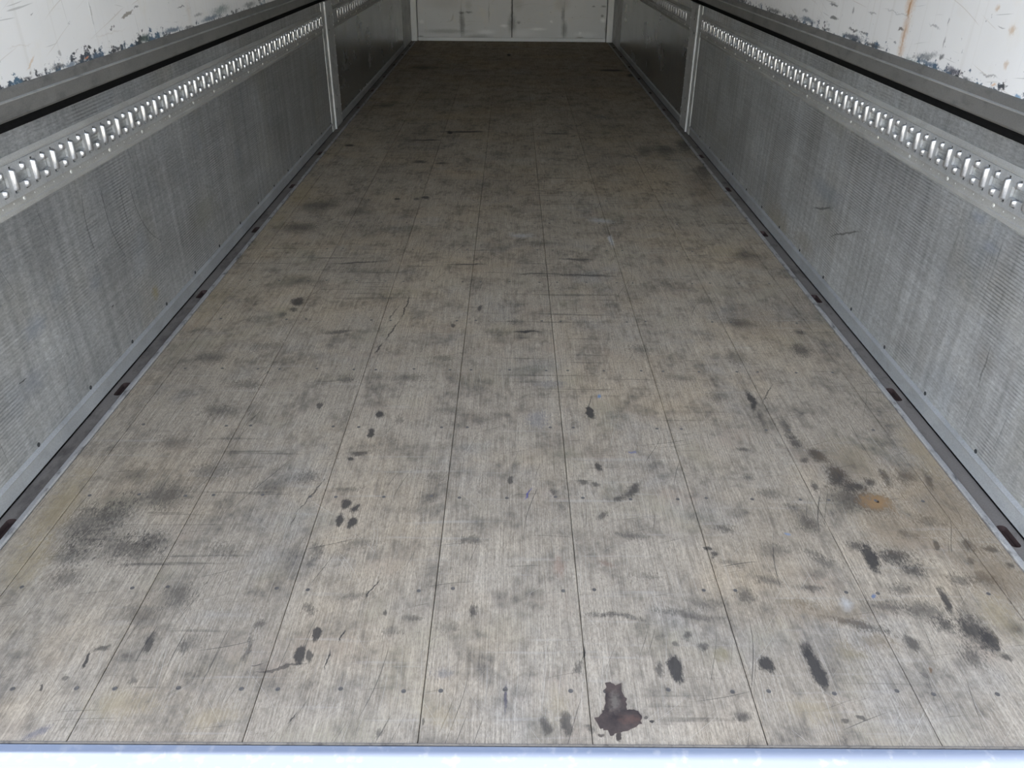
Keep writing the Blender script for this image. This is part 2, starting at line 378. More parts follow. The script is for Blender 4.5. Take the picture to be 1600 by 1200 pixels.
# ---------------------------------------------------------------- floor
STAINS = [
    (-0.9826, 1.4793, -0.063, 0.0828, 0.0881, 0.59, 0.8, 2.4, (0.046, 0.042, 0.038)),
    (-0.8525, 1.3844, -0.1857, 0.078, 0.0491, 0.649, 0.8, 2.4, (0.046, 0.042, 0.038)),
    (-0.8535, 1.5785, -0.0858, 0.0786, 0.0514, 0.59, 0.8, 2.4, (0.046, 0.042, 0.038)),
    (-0.7699, 1.6865, 0.3156, 0.0472, 0.0441, 0.472, 0.8, 2.4, (0.046, 0.042, 0.038)),
    (-0.9687, 1.4005, 0.1279, 0.0433, 0.0658, 0.472, 0.8, 2.4, (0.046, 0.042, 0.038)),
    (-0.8129, 1.4129, -0.0564, 0.0439, 0.0331, 0.59, 0.8, 2.4, (0.046, 0.042, 0.038)),
    (-0.8102, 1.07, 0.0369, 0.0043, 0.0232, 0.885, 0.4, 1.0, (0.046, 0.042, 0.038)),
    (-0.7876, 1.0968, 0.4167, 0.0217, 0.0078, 0.708, 0.6, 1.6, (0.046, 0.042, 0.038)),
    (-0.7022, 1.1185, -0.0177, 0.0095, 0.031, 0.767, 0.6, 1.4, (0.046, 0.042, 0.038)),
    (-0.6327, 1.1045, 0.2212, 0.011, 0.0197, 0.472, 0.5, 1.2, (0.046, 0.042, 0.038)),
    (-0.5097, 1.1006, 0.0059, 0.0063, 0.04, 0.59, 0.7, 1.8, (0.046, 0.042, 0.038)),
    (-0.8621, 1.0026, 0.154, 0.0035, 0.0101, 0.826, 0.45, 0.9, (0.046, 0.042, 0.038)),
    (-0.8301, 1.0246, -0.0592, 0.0072, 0.0066, 0.59, 0.45, 0.9, (0.046, 0.042, 0.038)),
    (-0.6978, 1.0183, 0.2304, 0.0093, 0.0105, 0.59, 0.7, 1.8, (0.046, 0.042, 0.038)),
    (-0.7581, 1.1874, -0.061, 0.0392, 0.0352, 0.472, 0.8, 2.4, (0.046, 0.042, 0.038)),
    (-0.6925, 1.2422, 0.0378, 0.0404, 0.0419, 0.531, 0.8, 2.4, (0.046, 0.042, 0.038)),
    (-0.821, 0.9134, 0.4741, 0.0199, 0.0101, 0.531, 0.7, 1.6, (0.09, 0.09, 0.12)),
    (-0.9576, 1.2874, 0.0124, 0.0413, 0.0292, 0.531, 0.8, 2.4, (0.046, 0.042, 0.038)),
    (-0.558, 2.0139, 0.2066, 0.0101, 0.0184, 0.767, 0.45, 0.9, (0.046, 0.042, 0.038)),
    (-0.3737, 1.9667, 0.1435, 0.0137, 0.0229, 0.885, 0.45, 0.9, (0.046, 0.042, 0.038)),
    (-0.3833, 1.8723, 0.0238, 0.0116, 0.0276, 0.885, 0.45, 0.9, (0.046, 0.042, 0.038)),
    (-0.3984, 1.7691, 0.1644, 0.0338, 0.0121, 0.767, 0.7, 1.4, (0.046, 0.042, 0.038)),
    (-0.4178, 1.7422, -0.6397, 0.0109, 0.0092, 0.826, 0.45, 0.9, (0.046, 0.042, 0.038)),
    (-0.3116, 1.9296, 0.1224, 0.0163, 0.0239, 0.413, 0.8, 2.4, (0.046, 0.042, 0.038)),
    (-0.3967, 1.5507, 0.0413, 0.0125, 0.0224, 0.885, 0.45, 0.9, (0.046, 0.042, 0.038)),
    (-0.3702, 1.5336, 0.0298, 0.0109, 0.0221, 0.885, 0.45, 0.9, (0.046, 0.042, 0.038)),
    (-0.3983, 1.4924, 0.0398, 0.0114, 0.026, 0.885, 0.45, 0.9, (0.046, 0.042, 0.038)),
    (-0.37, 1.4786, 0.0448, 0.0121, 0.0234, 0.885, 0.45, 0.9, (0.046, 0.042, 0.038)),
    (-0.5154, 1.6617, 0.0726, 0.0327, 0.033, 0.531, 0.8, 2.4, (0.046, 0.042, 0.038)),
    (-0.4298, 1.3885, 0.1199, 0.0202, 0.0324, 0.59, 0.8, 2.4, (0.046, 0.042, 0.038)),
    (-0.4371, 1.3422, 0.2158, 0.0166, 0.0168, 0.531, 0.8, 2.4, (0.046, 0.042, 0.038)),
    (-0.3993, 1.6094, 0.1759, 0.0395, 0.0106, 0.472, 0.8, 2.4, (0.046, 0.042, 0.038)),
    (-0.1958, 1.5831, 0.0909, 0.0222, 0.018, 0.531, 0.8, 2.4, (0.046, 0.042, 0.038)),
    (-0.0849, 1.4202, 0.0461, 0.0369, 0.0133, 0.59, 0.8, 2.4, (0.046, 0.042, 0.038)),
    (-0.1869, 1.6655, 0.084, 0.0295, 0.0276, 0.413, 0.8, 2.4, (0.046, 0.042, 0.038)),
    (0.0076, 1.654, 0.0024, 0.0098, 0.0204, 0.767, 0.6, 1.2, (0.046, 0.042, 0.038)),
    (-0.0777, 1.9429, 0.0343, 0.0276, 0.024, 0.413, 0.8, 2.4, (0.046, 0.042, 0.038)),
    (-0.3798, 1.1392, 0.0783, 0.0115, 0.0192, 0.885, 0.3, 0.8, (0.046, 0.042, 0.038)),
    (-0.3999, 1.0872, 0.0584, 0.0143, 0.0292, 0.885, 0.3, 0.8, (0.046, 0.042, 0.038)),
    (-0.3788, 1.0874, -0.0082, 0.0068, 0.0165, 0.767, 0.4, 0.9, (0.046, 0.042, 0.038)),
    (-0.0684, 1.2057, 0.0426, 0.0093, 0.0215, 0.767, 0.7, 1.4, (0.046, 0.042, 0.038)),
    (-0.253, 1.1952, 0.1387, 0.0059, 0.0107, 0.708, 0.45, 0.9, (0.046, 0.042, 0.038)),
    (-0.0002, 0.989, 0.008, 0.0035, 0.0338, 0.767, 0.7, 1.2, (0.06, 0.055, 0.075)),
    (-0.2236, 0.9123, -0.0732, 0.0067, 0.0103, 0.59, 0.8, 2.4, (0.046, 0.042, 0.038)),
    (-0.1479, 0.9323, -0.0874, 0.0034, 0.0092, 0.708, 0.45, 0.9, (0.046, 0.042, 0.038)),
    (-0.4104, 1.2081, 0.0967, 0.0159, 0.0162, 0.59, 0.8, 2.4, (0.046, 0.042, 0.038)),
    (-0.4981, 1.1687, 0.1136, 0.0103, 0.0208, 0.59, 0.8, 2.4, (0.046, 0.042, 0.038)),
    (-0.372, 1.0178, 0.2191, 0.0175, 0.0134, 0.413, 0.8, 2.4, (0.046, 0.042, 0.038)),
    (-0.1928, 1.1887, 0.108, 0.0235, 0.0088, 0.472, 0.8, 2.4, (0.046, 0.042, 0.038)),
    (-0.1225, 1.0463, 0.0771, 0.0243, 0.0151, 0.413, 0.8, 2.4, (0.1, 0.105, 0.12)),
    (-0.2311, 1.1488, 0.1306, 0.023, 0.0119, 0.413, 0.8, 2.4, (0.046, 0.042, 0.038)),
    (0.2404, 1.9819, 0.0846, 0.014, 0.0388, 0.93, 0.3, 0.8, (0.046, 0.042, 0.038)),
    (0.2396, 1.7124, -0.0026, 0.0101, 0.0185, 0.826, 0.4, 0.9, (0.046, 0.042, 0.038)),
    (0.1945, 1.6507, -0.0765, 0.018, 0.0136, 0.708, 0.7, 1.4, (0.046, 0.042, 0.038)),
    (0.2228, 1.6376, -0.0889, 0.013, 0.0121, 0.708, 0.7, 1.4, (0.046, 0.042, 0.038)),
    (0.1171, 1.6073, 0.1307, 0.0112, 0.0184, 0.649, 0.7, 1.5, (0.046, 0.042, 0.038)),
    (0.1303, 1.5513, 0.1233, 0.0125, 0.0225, 0.472, 0.8, 1.8, (0.046, 0.042, 0.038)),
    (0.3144, 1.6147, -0.6939, 0.0149, 0.0449, 0.767, 0.7, 1.6, (0.046, 0.042, 0.038)),
    (0.2747, 1.578, -0.6328, 0.0103, 0.0223, 0.767, 0.7, 1.6, (0.046, 0.042, 0.038)),
    (0.231, 1.5205, -0.6817, 0.0108, 0.0251, 0.649, 0.7, 1.8, (0.046, 0.042, 0.038)),
    (0.382, 1.7198, -0.5905, 0.0211, 0.0313, 0.413, 0.8, 2.4, (0.046, 0.042, 0.038)),
    (0.458, 1.3993, -0.2075, 0.0158, 0.0066, 0.826, 0.6, 1.2, (0.046, 0.042, 0.038)),
    (0.47, 1.3801, 0.3738, 0.0108, 0.0102, 0.826, 0.6, 1.2, (0.046, 0.042, 0.038)),
    (0.2878, 1.444, -0.1266, 0.0446, 0.0137, 0.531, 0.8, 2.4, (0.046, 0.042, 0.038)),
    (0.5095, 1.4644, -0.2241, 0.0325, 0.0165, 0.59, 0.8, 2.4, (0.046, 0.042, 0.038)),
    (0.498, 1.351, -0.2307, 0.028, 0.0128, 0.472, 0.8, 2.4, (0.046, 0.042, 0.038)),
    (0.7283, 2.061, -0.1055, 0.0115, 0.0638, 0.885, 0.5, 1.1, (0.046, 0.042, 0.038)),
    (0.7321, 1.9536, -0.0813, 0.0093, 0.0692, 0.472, 0.7, 1.6, (0.046, 0.042, 0.038)),
    (0.6436, 1.8, -0.2457, 0.0187, 0.0142, 0.649, 0.8, 2.4, (0.046, 0.042, 0.038)),
    (0.6204, 1.6747, -0.249, 0.0129, 0.02, 0.531, 0.8, 2.4, (0.046, 0.042, 0.038)),
    (0.1136, 1.3372, -0.0488, 0.0156, 0.0307, 0.354, 0.9, 2.0, (0.2, 0.1, 0.07)),
    (0.2189, 1.3525, -0.0992, 0.0171, 0.0125, 0.413, 0.9, 2.0, (0.15, 0.08, 0.06)),
    (0.7897, 1.9103, -0.1134, 0.0145, 0.0605, 0.649, 0.8, 1.8, (0.046, 0.042, 0.038)),
    (0.7934, 1.8391, -0.0463, 0.0178, 0.0411, 0.767, 0.7, 1.6, (0.046, 0.042, 0.038)),
    (0.8316, 1.772, 0.104, 0.0259, 0.036, 0.885, 0.7, 1.5, (0.046, 0.042, 0.038)),
    (0.8532, 1.6857, -0.1106, 0.0283, 0.0561, 0.93, 0.6, 1.3, (0.046, 0.042, 0.038)),
    (0.8834, 1.6369, 0.2377, 0.0351, 0.0219, 0.885, 0.7, 1.5, (0.046, 0.042, 0.038)),
    (0.9274, 1.6536, -0.0071, 0.0198, 0.0217, 0.826, 0.7, 1.5, (0.046, 0.042, 0.038)),
    (0.7929, 1.7479, -0.0836, 0.0137, 0.0147, 0.708, 0.7, 1.5, (0.046, 0.042, 0.038)),
    (0.8498, 1.5894, -0.1138, 0.0638, 0.0647, 0.708, 0.9, 1.8, (0.046, 0.042, 0.038)),
    (0.9776, 1.676, -0.1401, 0.0132, 0.0447, 0.708, 0.7, 1.4, (0.046, 0.042, 0.038)),
    (1.026, 1.6766, -0.2349, 0.0292, 0.037, 0.649, 0.8, 1.6, (0.046, 0.042, 0.038)),
    (1.0853, 1.6608, -0.1778, 0.0131, 0.0555, 0.708, 0.7, 1.3, (0.046, 0.042, 0.038)),
    (0.7819, 1.6411, -0.1592, 0.0097, 0.03, 0.708, 0.7, 1.3, (0.046, 0.042, 0.038)),
    (0.9061, 1.5697, -0.1444, 0.0568, 0.0587, 0.767, 0.8, 1.5, (0.046, 0.042, 0.038)),
    (0.9135, 1.5723, -0.1828, 0.0439, 0.0386, 0.885, 0.8, 1.7, (0.27, 0.165, 0.08)),
    (0.9155, 1.5774, -0.3752, 0.0052, 0.0055, 0.93, 0.4, 0.4, (0.02, 0.015, 0.012)),
    (0.7203, 1.4851, -0.1575, 0.0333, 0.0285, 0.59, 0.8, 2.4, (0.046, 0.042, 0.038)),
    (0.7004, 1.545, -0.2954, 0.0226, 0.0181, 0.531, 0.8, 2.4, (0.046, 0.042, 0.038)),
    (0.824, 1.3708, -0.0694, 0.0174, 0.0591, 0.93, 0.45, 1.1, (0.046, 0.042, 0.038)),
    (0.8022, 1.4135, -0.0644, 0.0222, 0.0242, 0.708, 0.8, 2.4, (0.046, 0.042, 0.038)),
    (0.8798, 1.3798, -0.1138, 0.0508, 0.0342, 0.885, 0.9, 2.0, (0.046, 0.042, 0.038)),
    (0.8994, 1.3343, -0.1621, 0.031, 0.0268, 0.767, 0.8, 2.4, (0.046, 0.042, 0.038)),
    (0.9356, 1.4527, -0.4026, 0.0278, 0.0173, 0.531, 0.8, 2.4, (0.046, 0.042, 0.038)),
    (0.9893, 1.4153, -0.43, 0.0088, 0.017, 0.767, 0.45, 0.9, (0.046, 0.042, 0.038)),
    (1.0658, 1.4205, -0.0648, 0.0164, 0.0243, 0.708, 0.7, 1.6, (0.046, 0.042, 0.038)),
    (1.1097, 1.4078, -0.4771, 0.0184, 0.0123, 0.767, 0.7, 1.5, (0.046, 0.042, 0.038)),
    (1.1266, 1.357, -0.2363, 0.0113, 0.015, 0.708, 0.7, 1.5, (0.046, 0.042, 0.038)),
    (1.0498, 1.3646, -0.4628, 0.0078, 0.0141, 0.59, 0.45, 0.9, (0.046, 0.042, 0.038)),
    (0.7025, 1.3844, -0.3175, 0.025, 0.018, 0.472, 0.8, 2.4, (0.046, 0.042, 0.038)),
    (0.3276, 1.0603, 0.0487, 0.0166, 0.0382, 0.93, 0.35, 0.9, (0.046, 0.042, 0.038)),
    (0.2958, 1.0616, -0.044, 0.0092, 0.0214, 0.708, 0.6, 1.3, (0.046, 0.042, 0.038)),
    (0.3633, 1.1386, -0.0173, 0.0097, 0.015, 0.649, 0.6, 1.3, (0.046, 0.042, 0.038)),
    (0.3363, 1.1236, -0.174, 0.0075, 0.01, 0.59, 0.6, 1.3, (0.046, 0.042, 0.038)),
    (0.3881, 1.1094, -0.0584, 0.0114, 0.0129, 0.708, 0.7, 1.4, (0.046, 0.042, 0.038)),
    (0.5024, 1.0693, -0.0233, 0.0161, 0.0247, 0.93, 0.4, 0.9, (0.046, 0.042, 0.038)),
    (0.1086, 0.9314, 0.2282, 0.0128, 0.0242, 0.767, 0.4, 1.0, (0.046, 0.042, 0.038)),
    (0.072, 0.9285, 0.0187, 0.0108, 0.0209, 0.708, 0.6, 1.2, (0.046, 0.042, 0.038)),
    (0.15, 0.9225, -0.0834, 0.009, 0.0091, 0.59, 0.7, 1.5, (0.046, 0.042, 0.038)),
    (0.4265, 0.9482, -0.2438, 0.0179, 0.0124, 0.708, 0.7, 1.4, (0.046, 0.042, 0.038)),
    (0.1516, 1.0915, -0.0106, 0.0031, 0.019, 0.885, 0.5, 1.0, (0.046, 0.042, 0.038)),
    (0.1403, 1.0558, -0.0242, 0.011, 0.0258, 0.59, 0.8, 2.4, (0.046, 0.042, 0.038)),
    (0.2229, 1.194, -0.1095, 0.0724, 0.0089, 0.649, 0.8, 2.4, (0.046, 0.042, 0.038)),
    (0.3764, 1.2006, -0.1875, 0.0784, 0.0127, 0.531, 0.8, 2.4, (0.046, 0.042, 0.038)),
    (0.5067, 1.2435, 0.0093, 0.0245, 0.026, 0.59, 0.8, 2.4, (0.046, 0.042, 0.038)),
    (0.5703, 1.3013, -0.2698, 0.0406, 0.0143, 0.531, 0.8, 2.4, (0.046, 0.042, 0.038)),
    (0.2003, 0.9062, 0.0611, 0.0079, 0.0096, 0.93, 0.3, 0.8, (0.05, 0.04, 0.035)),
    (0.1651, 0.9136, -0.093, 0.0067, 0.0045, 0.826, 0.4, 0.9, (0.05, 0.04, 0.035)),
    (0.266, 0.9391, -0.1518, 0.0045, 0.004, 0.93, 0.3, 0.6, (0.046, 0.042, 0.038)),
    (0.2568, 0.947, 1.0109, 0.0049, 0.0037, 0.708, 0.4, 0.8, (0.046, 0.042, 0.038)),
    (0.4225, 1.0937, -0.2227, 0.0184, 0.0163, 0.354, 0.9, 2.0, (0.16, 0.13, 0.05)),
    (0.5957, 1.0593, 0.0084, 0.0136, 0.0549, 0.93, 0.35, 0.9, (0.046, 0.042, 0.038)),
    (0.5931, 1.1014, -0.1366, 0.0125, 0.021, 0.708, 0.5, 1.0, (0.046, 0.042, 0.038)),
    (0.9296, 1.2379, -0.1175, 0.0122, 0.0427, 0.885, 0.5, 1.1, (0.046, 0.042, 0.038)),
    (0.9496, 1.1585, -0.0796, 0.0391, 0.0528, 0.885, 0.75, 1.6, (0.046, 0.042, 0.038)),
    (0.9705, 1.1336, -0.2048, 0.0164, 0.0423, 0.826, 0.6, 1.4, (0.046, 0.042, 0.038)),
    (0.8977, 1.17, -0.1176, 0.0235, 0.0225, 0.826, 0.8, 1.7, (0.046, 0.042, 0.038)),
    (0.9142, 1.0928, -0.0219, 0.0277, 0.0316, 0.708, 0.9, 2.0, (0.046, 0.042, 0.038)),
    (0.8093, 1.129, -0.1711, 0.0177, 0.0251, 0.708, 0.6, 1.4, (0.046, 0.042, 0.038)),
    (0.8724, 1.2102, -0.1958, 0.0592, 0.0274, 0.59, 0.8, 2.4, (0.046, 0.042, 0.038)),
    (0.7185, 1.1737, -0.3577, 0.0678, 0.0129, 0.708, 0.8, 2.4, (0.046, 0.042, 0.038)),
    (0.7971, 1.2221, -0.2004, 0.0397, 0.0204, 0.59, 0.8, 2.4, (0.046, 0.042, 0.038)),
    (0.8155, 1.0579, -0.2183, 0.0042, 0.0109, 0.708, 0.5, 0.9, (0.13, 0.08, 0.045)),
    (0.6098, 0.9414, -0.346, 0.0087, 0.0057, 0.708, 0.6, 1.3, (0.046, 0.042, 0.038)),
    (0.6422, 0.951, -0.3613, 0.0087, 0.005, 0.708, 0.6, 1.3, (0.046, 0.042, 0.038)),
    (0.9823, 1.0933, -0.2655, 0.011, 0.0148, 0.767, 0.7, 1.5, (0.046, 0.042, 0.038)),
    (0.6727, 1.102, -0.2028, 0.0372, 0.0245, 0.413, 0.9, 2.2, (0.16, 0.12, 0.06)),
    (0.6533, 1.2768, -0.3112, 0.029, 0.0121, 0.649, 0.8, 2.4, (0.046, 0.042, 0.038)),
    (1.0385, 1.1592, -0.501, 0.0138, 0.0214, 0.59, 0.8, 2.4, (0.046, 0.042, 0.038)),
    (1.0485, 1.3057, -0.1561, 0.0418, 0.02, 0.649, 0.8, 2.4, (0.046, 0.042, 0.038)),
    (0.7134, 1.225, -0.133, 0.0161, 0.0239, 0.59, 0.8, 1.6, (0.46, 0.45, 0.42)),
    (0.786, 1.259, -0.3734, 0.0058, 0.0091, 0.826, 0.6, 1.2, (0.09, 0.13, 0.22)),
    (0.6578, 1.4545, -0.289, 0.0065, 0.0071, 0.59, 0.5, 0.9, (0.15, 0.22, 0.34)),
    (0.3363, 1.7841, 1.3304, 0.0037, 0.0121, 0.472, 0.4, 0.7, (0.06, 0.08, 0.22)),
    (0.2739, 2.0809, -0.093, 0.0077, 0.0133, 0.826, 0.5, 0.9, (0.12, 0.2, 0.32)),
    (0.0525, 1.5936, -0.4604, 0.0021, 0.0261, 0.826, 0.5, 0.6, (0.07, 0.07, 0.2)),
    (-0.7928, 2.7563, 0.2283, 0.0279, 0.039, 0.826, 0.45, 1.0, (0.046, 0.042, 0.038)),
    (-0.7966, 2.6816, 0.2342, 0.0182, 0.0259, 0.708, 0.6, 1.2, (0.046, 0.042, 0.038)),
    (-0.823, 2.6368, 0.2447, 0.0179, 0.0281, 0.59, 0.8, 2.4, (0.046, 0.042, 0.038)),
    (-0.5853, 4.0479, 0.1251, 0.0212, 0.0277, 0.826, 0.45, 0.9, (0.046, 0.042, 0.038)),
    (-0.4394, 4.0739, 0.0943, 0.0214, 0.0279, 0.826, 0.45, 0.9, (0.046, 0.042, 0.038)),
    (-0.4867, 4.0505, 0.1046, 0.0164, 0.0221, 0.59, 0.45, 0.9, (0.046, 0.042, 0.038)),
    (-0.1966, 2.5623, 0.064, 0.0113, 0.0209, 0.767, 0.45, 0.9, (0.046, 0.042, 0.038)),
    (-0.5984, 2.5042, 0.1879, 0.0611, 0.0153, 0.649, 0.7, 1.5, (0.046, 0.042, 0.038)),
    (-0.1088, 2.7109, 0.0357, 0.0095, 0.0256, 0.708, 0.45, 0.9, (0.046, 0.042, 0.038)),
    (0.0214, 2.5923, -0.0024, 0.0252, 0.0265, 0.59, 0.8, 2.4, (0.046, 0.042, 0.038)),
    (0.0436, 2.515, -0.0094, 0.0336, 0.0152, 0.708, 0.7, 1.5, (0.046, 0.042, 0.038)),
    (-0.5106, 2.1796, 0.1792, 0.0295, 0.033, 0.59, 0.8, 2.4, (0.046, 0.042, 0.038)),
    (-0.9702, 2.3, 0.0904, 0.0516, 0.0444, 0.531, 0.8, 2.4, (0.046, 0.042, 0.038)),
    (-0.7983, 2.1353, -0.0266, 0.0589, 0.0316, 0.472, 0.8, 2.4, (0.046, 0.042, 0.038)),
    (-0.8394, 1.9851, 0.0003, 0.0558, 0.0355, 0.531, 0.8, 2.4, (0.046, 0.042, 0.038)),
    (-0.9586, 3.941, 0.0864, 0.1118, 0.1059, 0.59, 0.8, 2.4, (0.046, 0.042, 0.038)),
    (-0.9765, 3.5981, 0.0647, 0.0889, 0.0907, 0.59, 0.8, 2.4, (0.046, 0.042, 0.038)),
    (-0.7489, 3.843, 0.1658, 0.062, 0.0715, 0.531, 0.8, 2.4, (0.046, 0.042, 0.038)),
    (0.1519, 3.4079, -0.0336, 0.0858, 0.0247, 0.413, 0.8, 2.4, (0.046, 0.042, 0.038)),
    (0.4571, 3.4564, -0.0206, 0.0145, 0.0674, 0.708, 0.5, 1.3, (0.46, 0.45, 0.43)),
    (0.4396, 3.7249, -0.0957, 0.0614, 0.0384, 0.472, 0.8, 1.6, (0.44, 0.43, 0.41)),
    (0.0529, 3.5069, -0.0094, 0.0585, 0.0389, 0.413, 0.9, 1.8, (0.42, 0.42, 0.41)),
    (-0.4153, 5.5665, 0.0682, 0.0238, 0.0576, 0.93, 0.5, 0.9, (0.046, 0.042, 0.038)),
    (-0.3208, 5.5891, 0.053, 0.1742, 0.029, 0.826, 0.6, 1.2, (0.046, 0.042, 0.038)),
    (-0.5466, 5.3399, 0.0923, 0.1041, 0.0179, 0.826, 0.6, 1.0, (0.046, 0.042, 0.038)),
    (-1.0304, 5.1842, 0.1752, 0.036, 0.0343, 0.885, 0.6, 1.0, (0.046, 0.042, 0.038)),
    (-0.5413, 4.7888, 0.1005, 0.0492, 0.0369, 0.767, 0.7, 1.4, (0.046, 0.042, 0.038)),
    (-0.4098, 4.7635, 0.0771, 0.0491, 0.0292, 0.708, 0.7, 1.4, (0.046, 0.042, 0.038)),
    (-0.989, 6.4671, 0.1387, 0.098, 0.1011, 0.59, 0.8, 2.4, (0.046, 0.042, 0.038)),
    (0.971, 8.2843, -0.0267, 0.1382, 0.0783, 0.826, 0.6, 1.0, (0.046, 0.042, 0.038)),
    (1.1208, 7.9896, -0.1266, 0.0423, 0.1113, 0.708, 0.6, 1.0, (0.046, 0.042, 0.038)),
    (1.1219, 5.2393, -0.1841, 0.0613, 0.2279, 0.708, 0.8, 2.4, (0.046, 0.042, 0.038)),
    (0.9778, 5.1172, -0.1639, 0.0803, 0.1675, 0.59, 0.8, 2.4, (0.046, 0.042, 0.038)),
    (1.113, 4.598, -0.2042, 0.0545, 0.2102, 0.649, 0.8, 2.4, (0.046, 0.042, 0.038)),
    (0.8558, 5.1132, -0.1436, 0.0523, 0.15, 0.59, 0.8, 2.4, (0.046, 0.042, 0.038)),
    (-0.0316, 9.2728, 0.0045, 0.0243, 0.0968, 0.93, 0.5, 0.8, (0.046, 0.042, 0.038)),
    (0.311, 5.5542, -0.0475, 0.1088, 0.0191, 0.708, 0.6, 1.0, (0.046, 0.042, 0.038)),
    (-0.8787, 8.385, 0.0977, 0.1562, 0.2019, 0.59, 0.8, 2.4, (0.046, 0.042, 0.038)),
    (0.9832, 2.3896, -0.1846, 0.0383, 0.0523, 0.649, 0.8, 2.4, (0.046, 0.042, 0.038)),
    (0.8362, 2.5957, -0.2438, 0.056, 0.0439, 0.59, 0.8, 2.4, (0.046, 0.042, 0.038)),
    (1.0173, 3.2679, -0.247, 0.0674, 0.0794, 0.472, 0.8, 2.4, (0.046, 0.042, 0.038)),
    (1.0199, 2.5212, -0.3017, 0.0259, 0.0213, 0.708, 0.8, 2.4, (0.046, 0.042, 0.038)),
    (0.7387, 2.7902, -0.2042, 0.0478, 0.0426, 0.413, 0.8, 2.4, (0.046, 0.042, 0.038)),
    (0.4405, 2.3903, -0.1368, 0.047, 0.0331, 0.472, 0.8, 2.4, (0.046, 0.042, 0.038)),
    (0.7482, 2.3266, -0.2372, 0.0412, 0.0462, 0.472, 0.8, 2.4, (0.046, 0.042, 0.038)),
    (0.2816, 3.2145, -0.0682, 0.0817, 0.015, 0.708, 0.7, 1.4, (0.046, 0.042, 0.038)),
    (0.2954, 3.0363, -0.0751, 0.1428, 0.0137, 0.708, 0.7, 1.4, (0.046, 0.042, 0.038)),
    (0.0876, 3.0458, -0.0198, 0.0652, 0.0103, 0.649, 0.7, 1.4, (0.046, 0.042, 0.038)),
    (-0.1779, 3.146, 0.0495, 0.0801, 0.0109, 0.767, 0.6, 1.2, (0.046, 0.042, 0.038)),
    (-0.6343, 3.1584, 0.1658, 0.1186, 0.0111, 0.708, 0.6, 1.2, (0.046, 0.042, 0.038)),
    (0.066, 2.5153, -0.0163, 0.0492, 0.0127, 0.826, 0.6, 1.2, (0.046, 0.042, 0.038)),
    (-0.9451, 1.5154, -0.0472, 0.0459, 0.0485, 0.472, 0.8, 2.4, (0.046, 0.042, 0.038)),
    (-0.9846, 1.3577, -0.1331, 0.0494, 0.0422, 0.472, 0.8, 2.4, (0.046, 0.042, 0.038)),
    (-0.6031, 1.6203, 0.0203, 0.0402, 0.0265, 0.413, 0.8, 2.4, (0.046, 0.042, 0.038)),
    (-0.3412, 1.4066, 0.0328, 0.0439, 0.0218, 0.413, 0.8, 2.4, (0.046, 0.042, 0.038)),
    (-0.6416, 1.3821, -0.0526, 0.0433, 0.0278, 0.413, 0.8, 2.4, (0.046, 0.042, 0.038)),
    (-0.3106, 2.1825, 0.1114, 0.0597, 0.0287, 0.413, 0.8, 2.4, (0.046, 0.042, 0.038)),
    (-0.177, 1.994, 0.0702, 0.0561, 0.0214, 0.354, 0.8, 2.4, (0.046, 0.042, 0.038)),
    (0.1294, 2.1487, -0.0405, 0.0595, 0.0279, 0.413, 0.8, 2.4, (0.11, 0.115, 0.125)),
    (0.0843, 1.9451, -0.0267, 0.0369, 0.0515, 0.413, 0.8, 2.4, (0.14, 0.145, 0.16)),
    (0.6551, 1.608, -0.0295, 0.0323, 0.0261, 0.472, 0.8, 2.4, (0.046, 0.042, 0.038)),
    (0.6106, 1.3943, -0.0362, 0.044, 0.0237, 0.413, 0.8, 2.4, (0.046, 0.042, 0.038)),
    (0.7137, 1.3531, -0.0236, 0.0288, 0.0228, 0.531, 0.8, 2.4, (0.046, 0.042, 0.038)),
    (1.0096, 1.4999, -0.1783, 0.038, 0.029, 0.472, 0.8, 2.4, (0.046, 0.042, 0.038)),
    (0.9921, 1.3052, -0.0699, 0.0281, 0.0237, 0.59, 0.8, 2.4, (0.046, 0.042, 0.038)),
    (0.8529, 1.2748, -0.1014, 0.0414, 0.0173, 0.59, 0.8, 2.4, (0.046, 0.042, 0.038)),
    (0.7412, 1.1317, -0.1116, 0.0383, 0.0183, 0.413, 0.8, 2.4, (0.13, 0.09, 0.05)),
    (0.6168, 1.226, -0.0649, 0.0404, 0.0164, 0.472, 0.8, 2.4, (0.12, 0.085, 0.05)),
    (0.4164, 1.2334, 0.0382, 0.0406, 0.0165, 0.472, 0.8, 2.4, (0.046, 0.042, 0.038)),
    (0.3057, 1.3088, -0.1436, 0.0348, 0.016, 0.354, 0.8, 2.4, (0.046, 0.042, 0.038)),
    (-0.6233, 1.1207, -0.0147, 0.0253, 0.0245, 0.413, 0.8, 2.4, (0.046, 0.042, 0.038)),
    (-0.1182, 1.1582, 0.0702, 0.0258, 0.0221, 0.354, 0.8, 2.4, (0.046, 0.042, 0.038)),
    (-0.3143, 1.2455, 0.1658, 0.0467, 0.0113, 0.413, 0.8, 2.4, (0.046, 0.042, 0.038)),
    (-0.8018, 2.9479, 0.05, 0.0756, 0.0588, 0.472, 0.8, 2.4, (0.046, 0.042, 0.038)),
    (-0.8074, 2.3938, 0.0102, 0.0642, 0.0423, 0.413, 0.8, 2.4, (0.046, 0.042, 0.038)),
    (-0.2203, 2.3116, 0.0771, 0.0417, 0.0267, 0.413, 0.8, 2.4, (0.046, 0.042, 0.038)),
    (0.5347, 2.195, -0.1774, 0.0598, 0.025, 0.354, 0.8, 2.4, (0.046, 0.042, 0.038)),
    (0.6301, 2.0784, -0.0499, 0.0388, 0.034, 0.413, 0.8, 2.4, (0.046, 0.042, 0.038)),
    (-0.9178, 1.8178, -0.0059, 0.0523, 0.0374, 0.472, 0.8, 2.4, (0.046, 0.042, 0.038)),
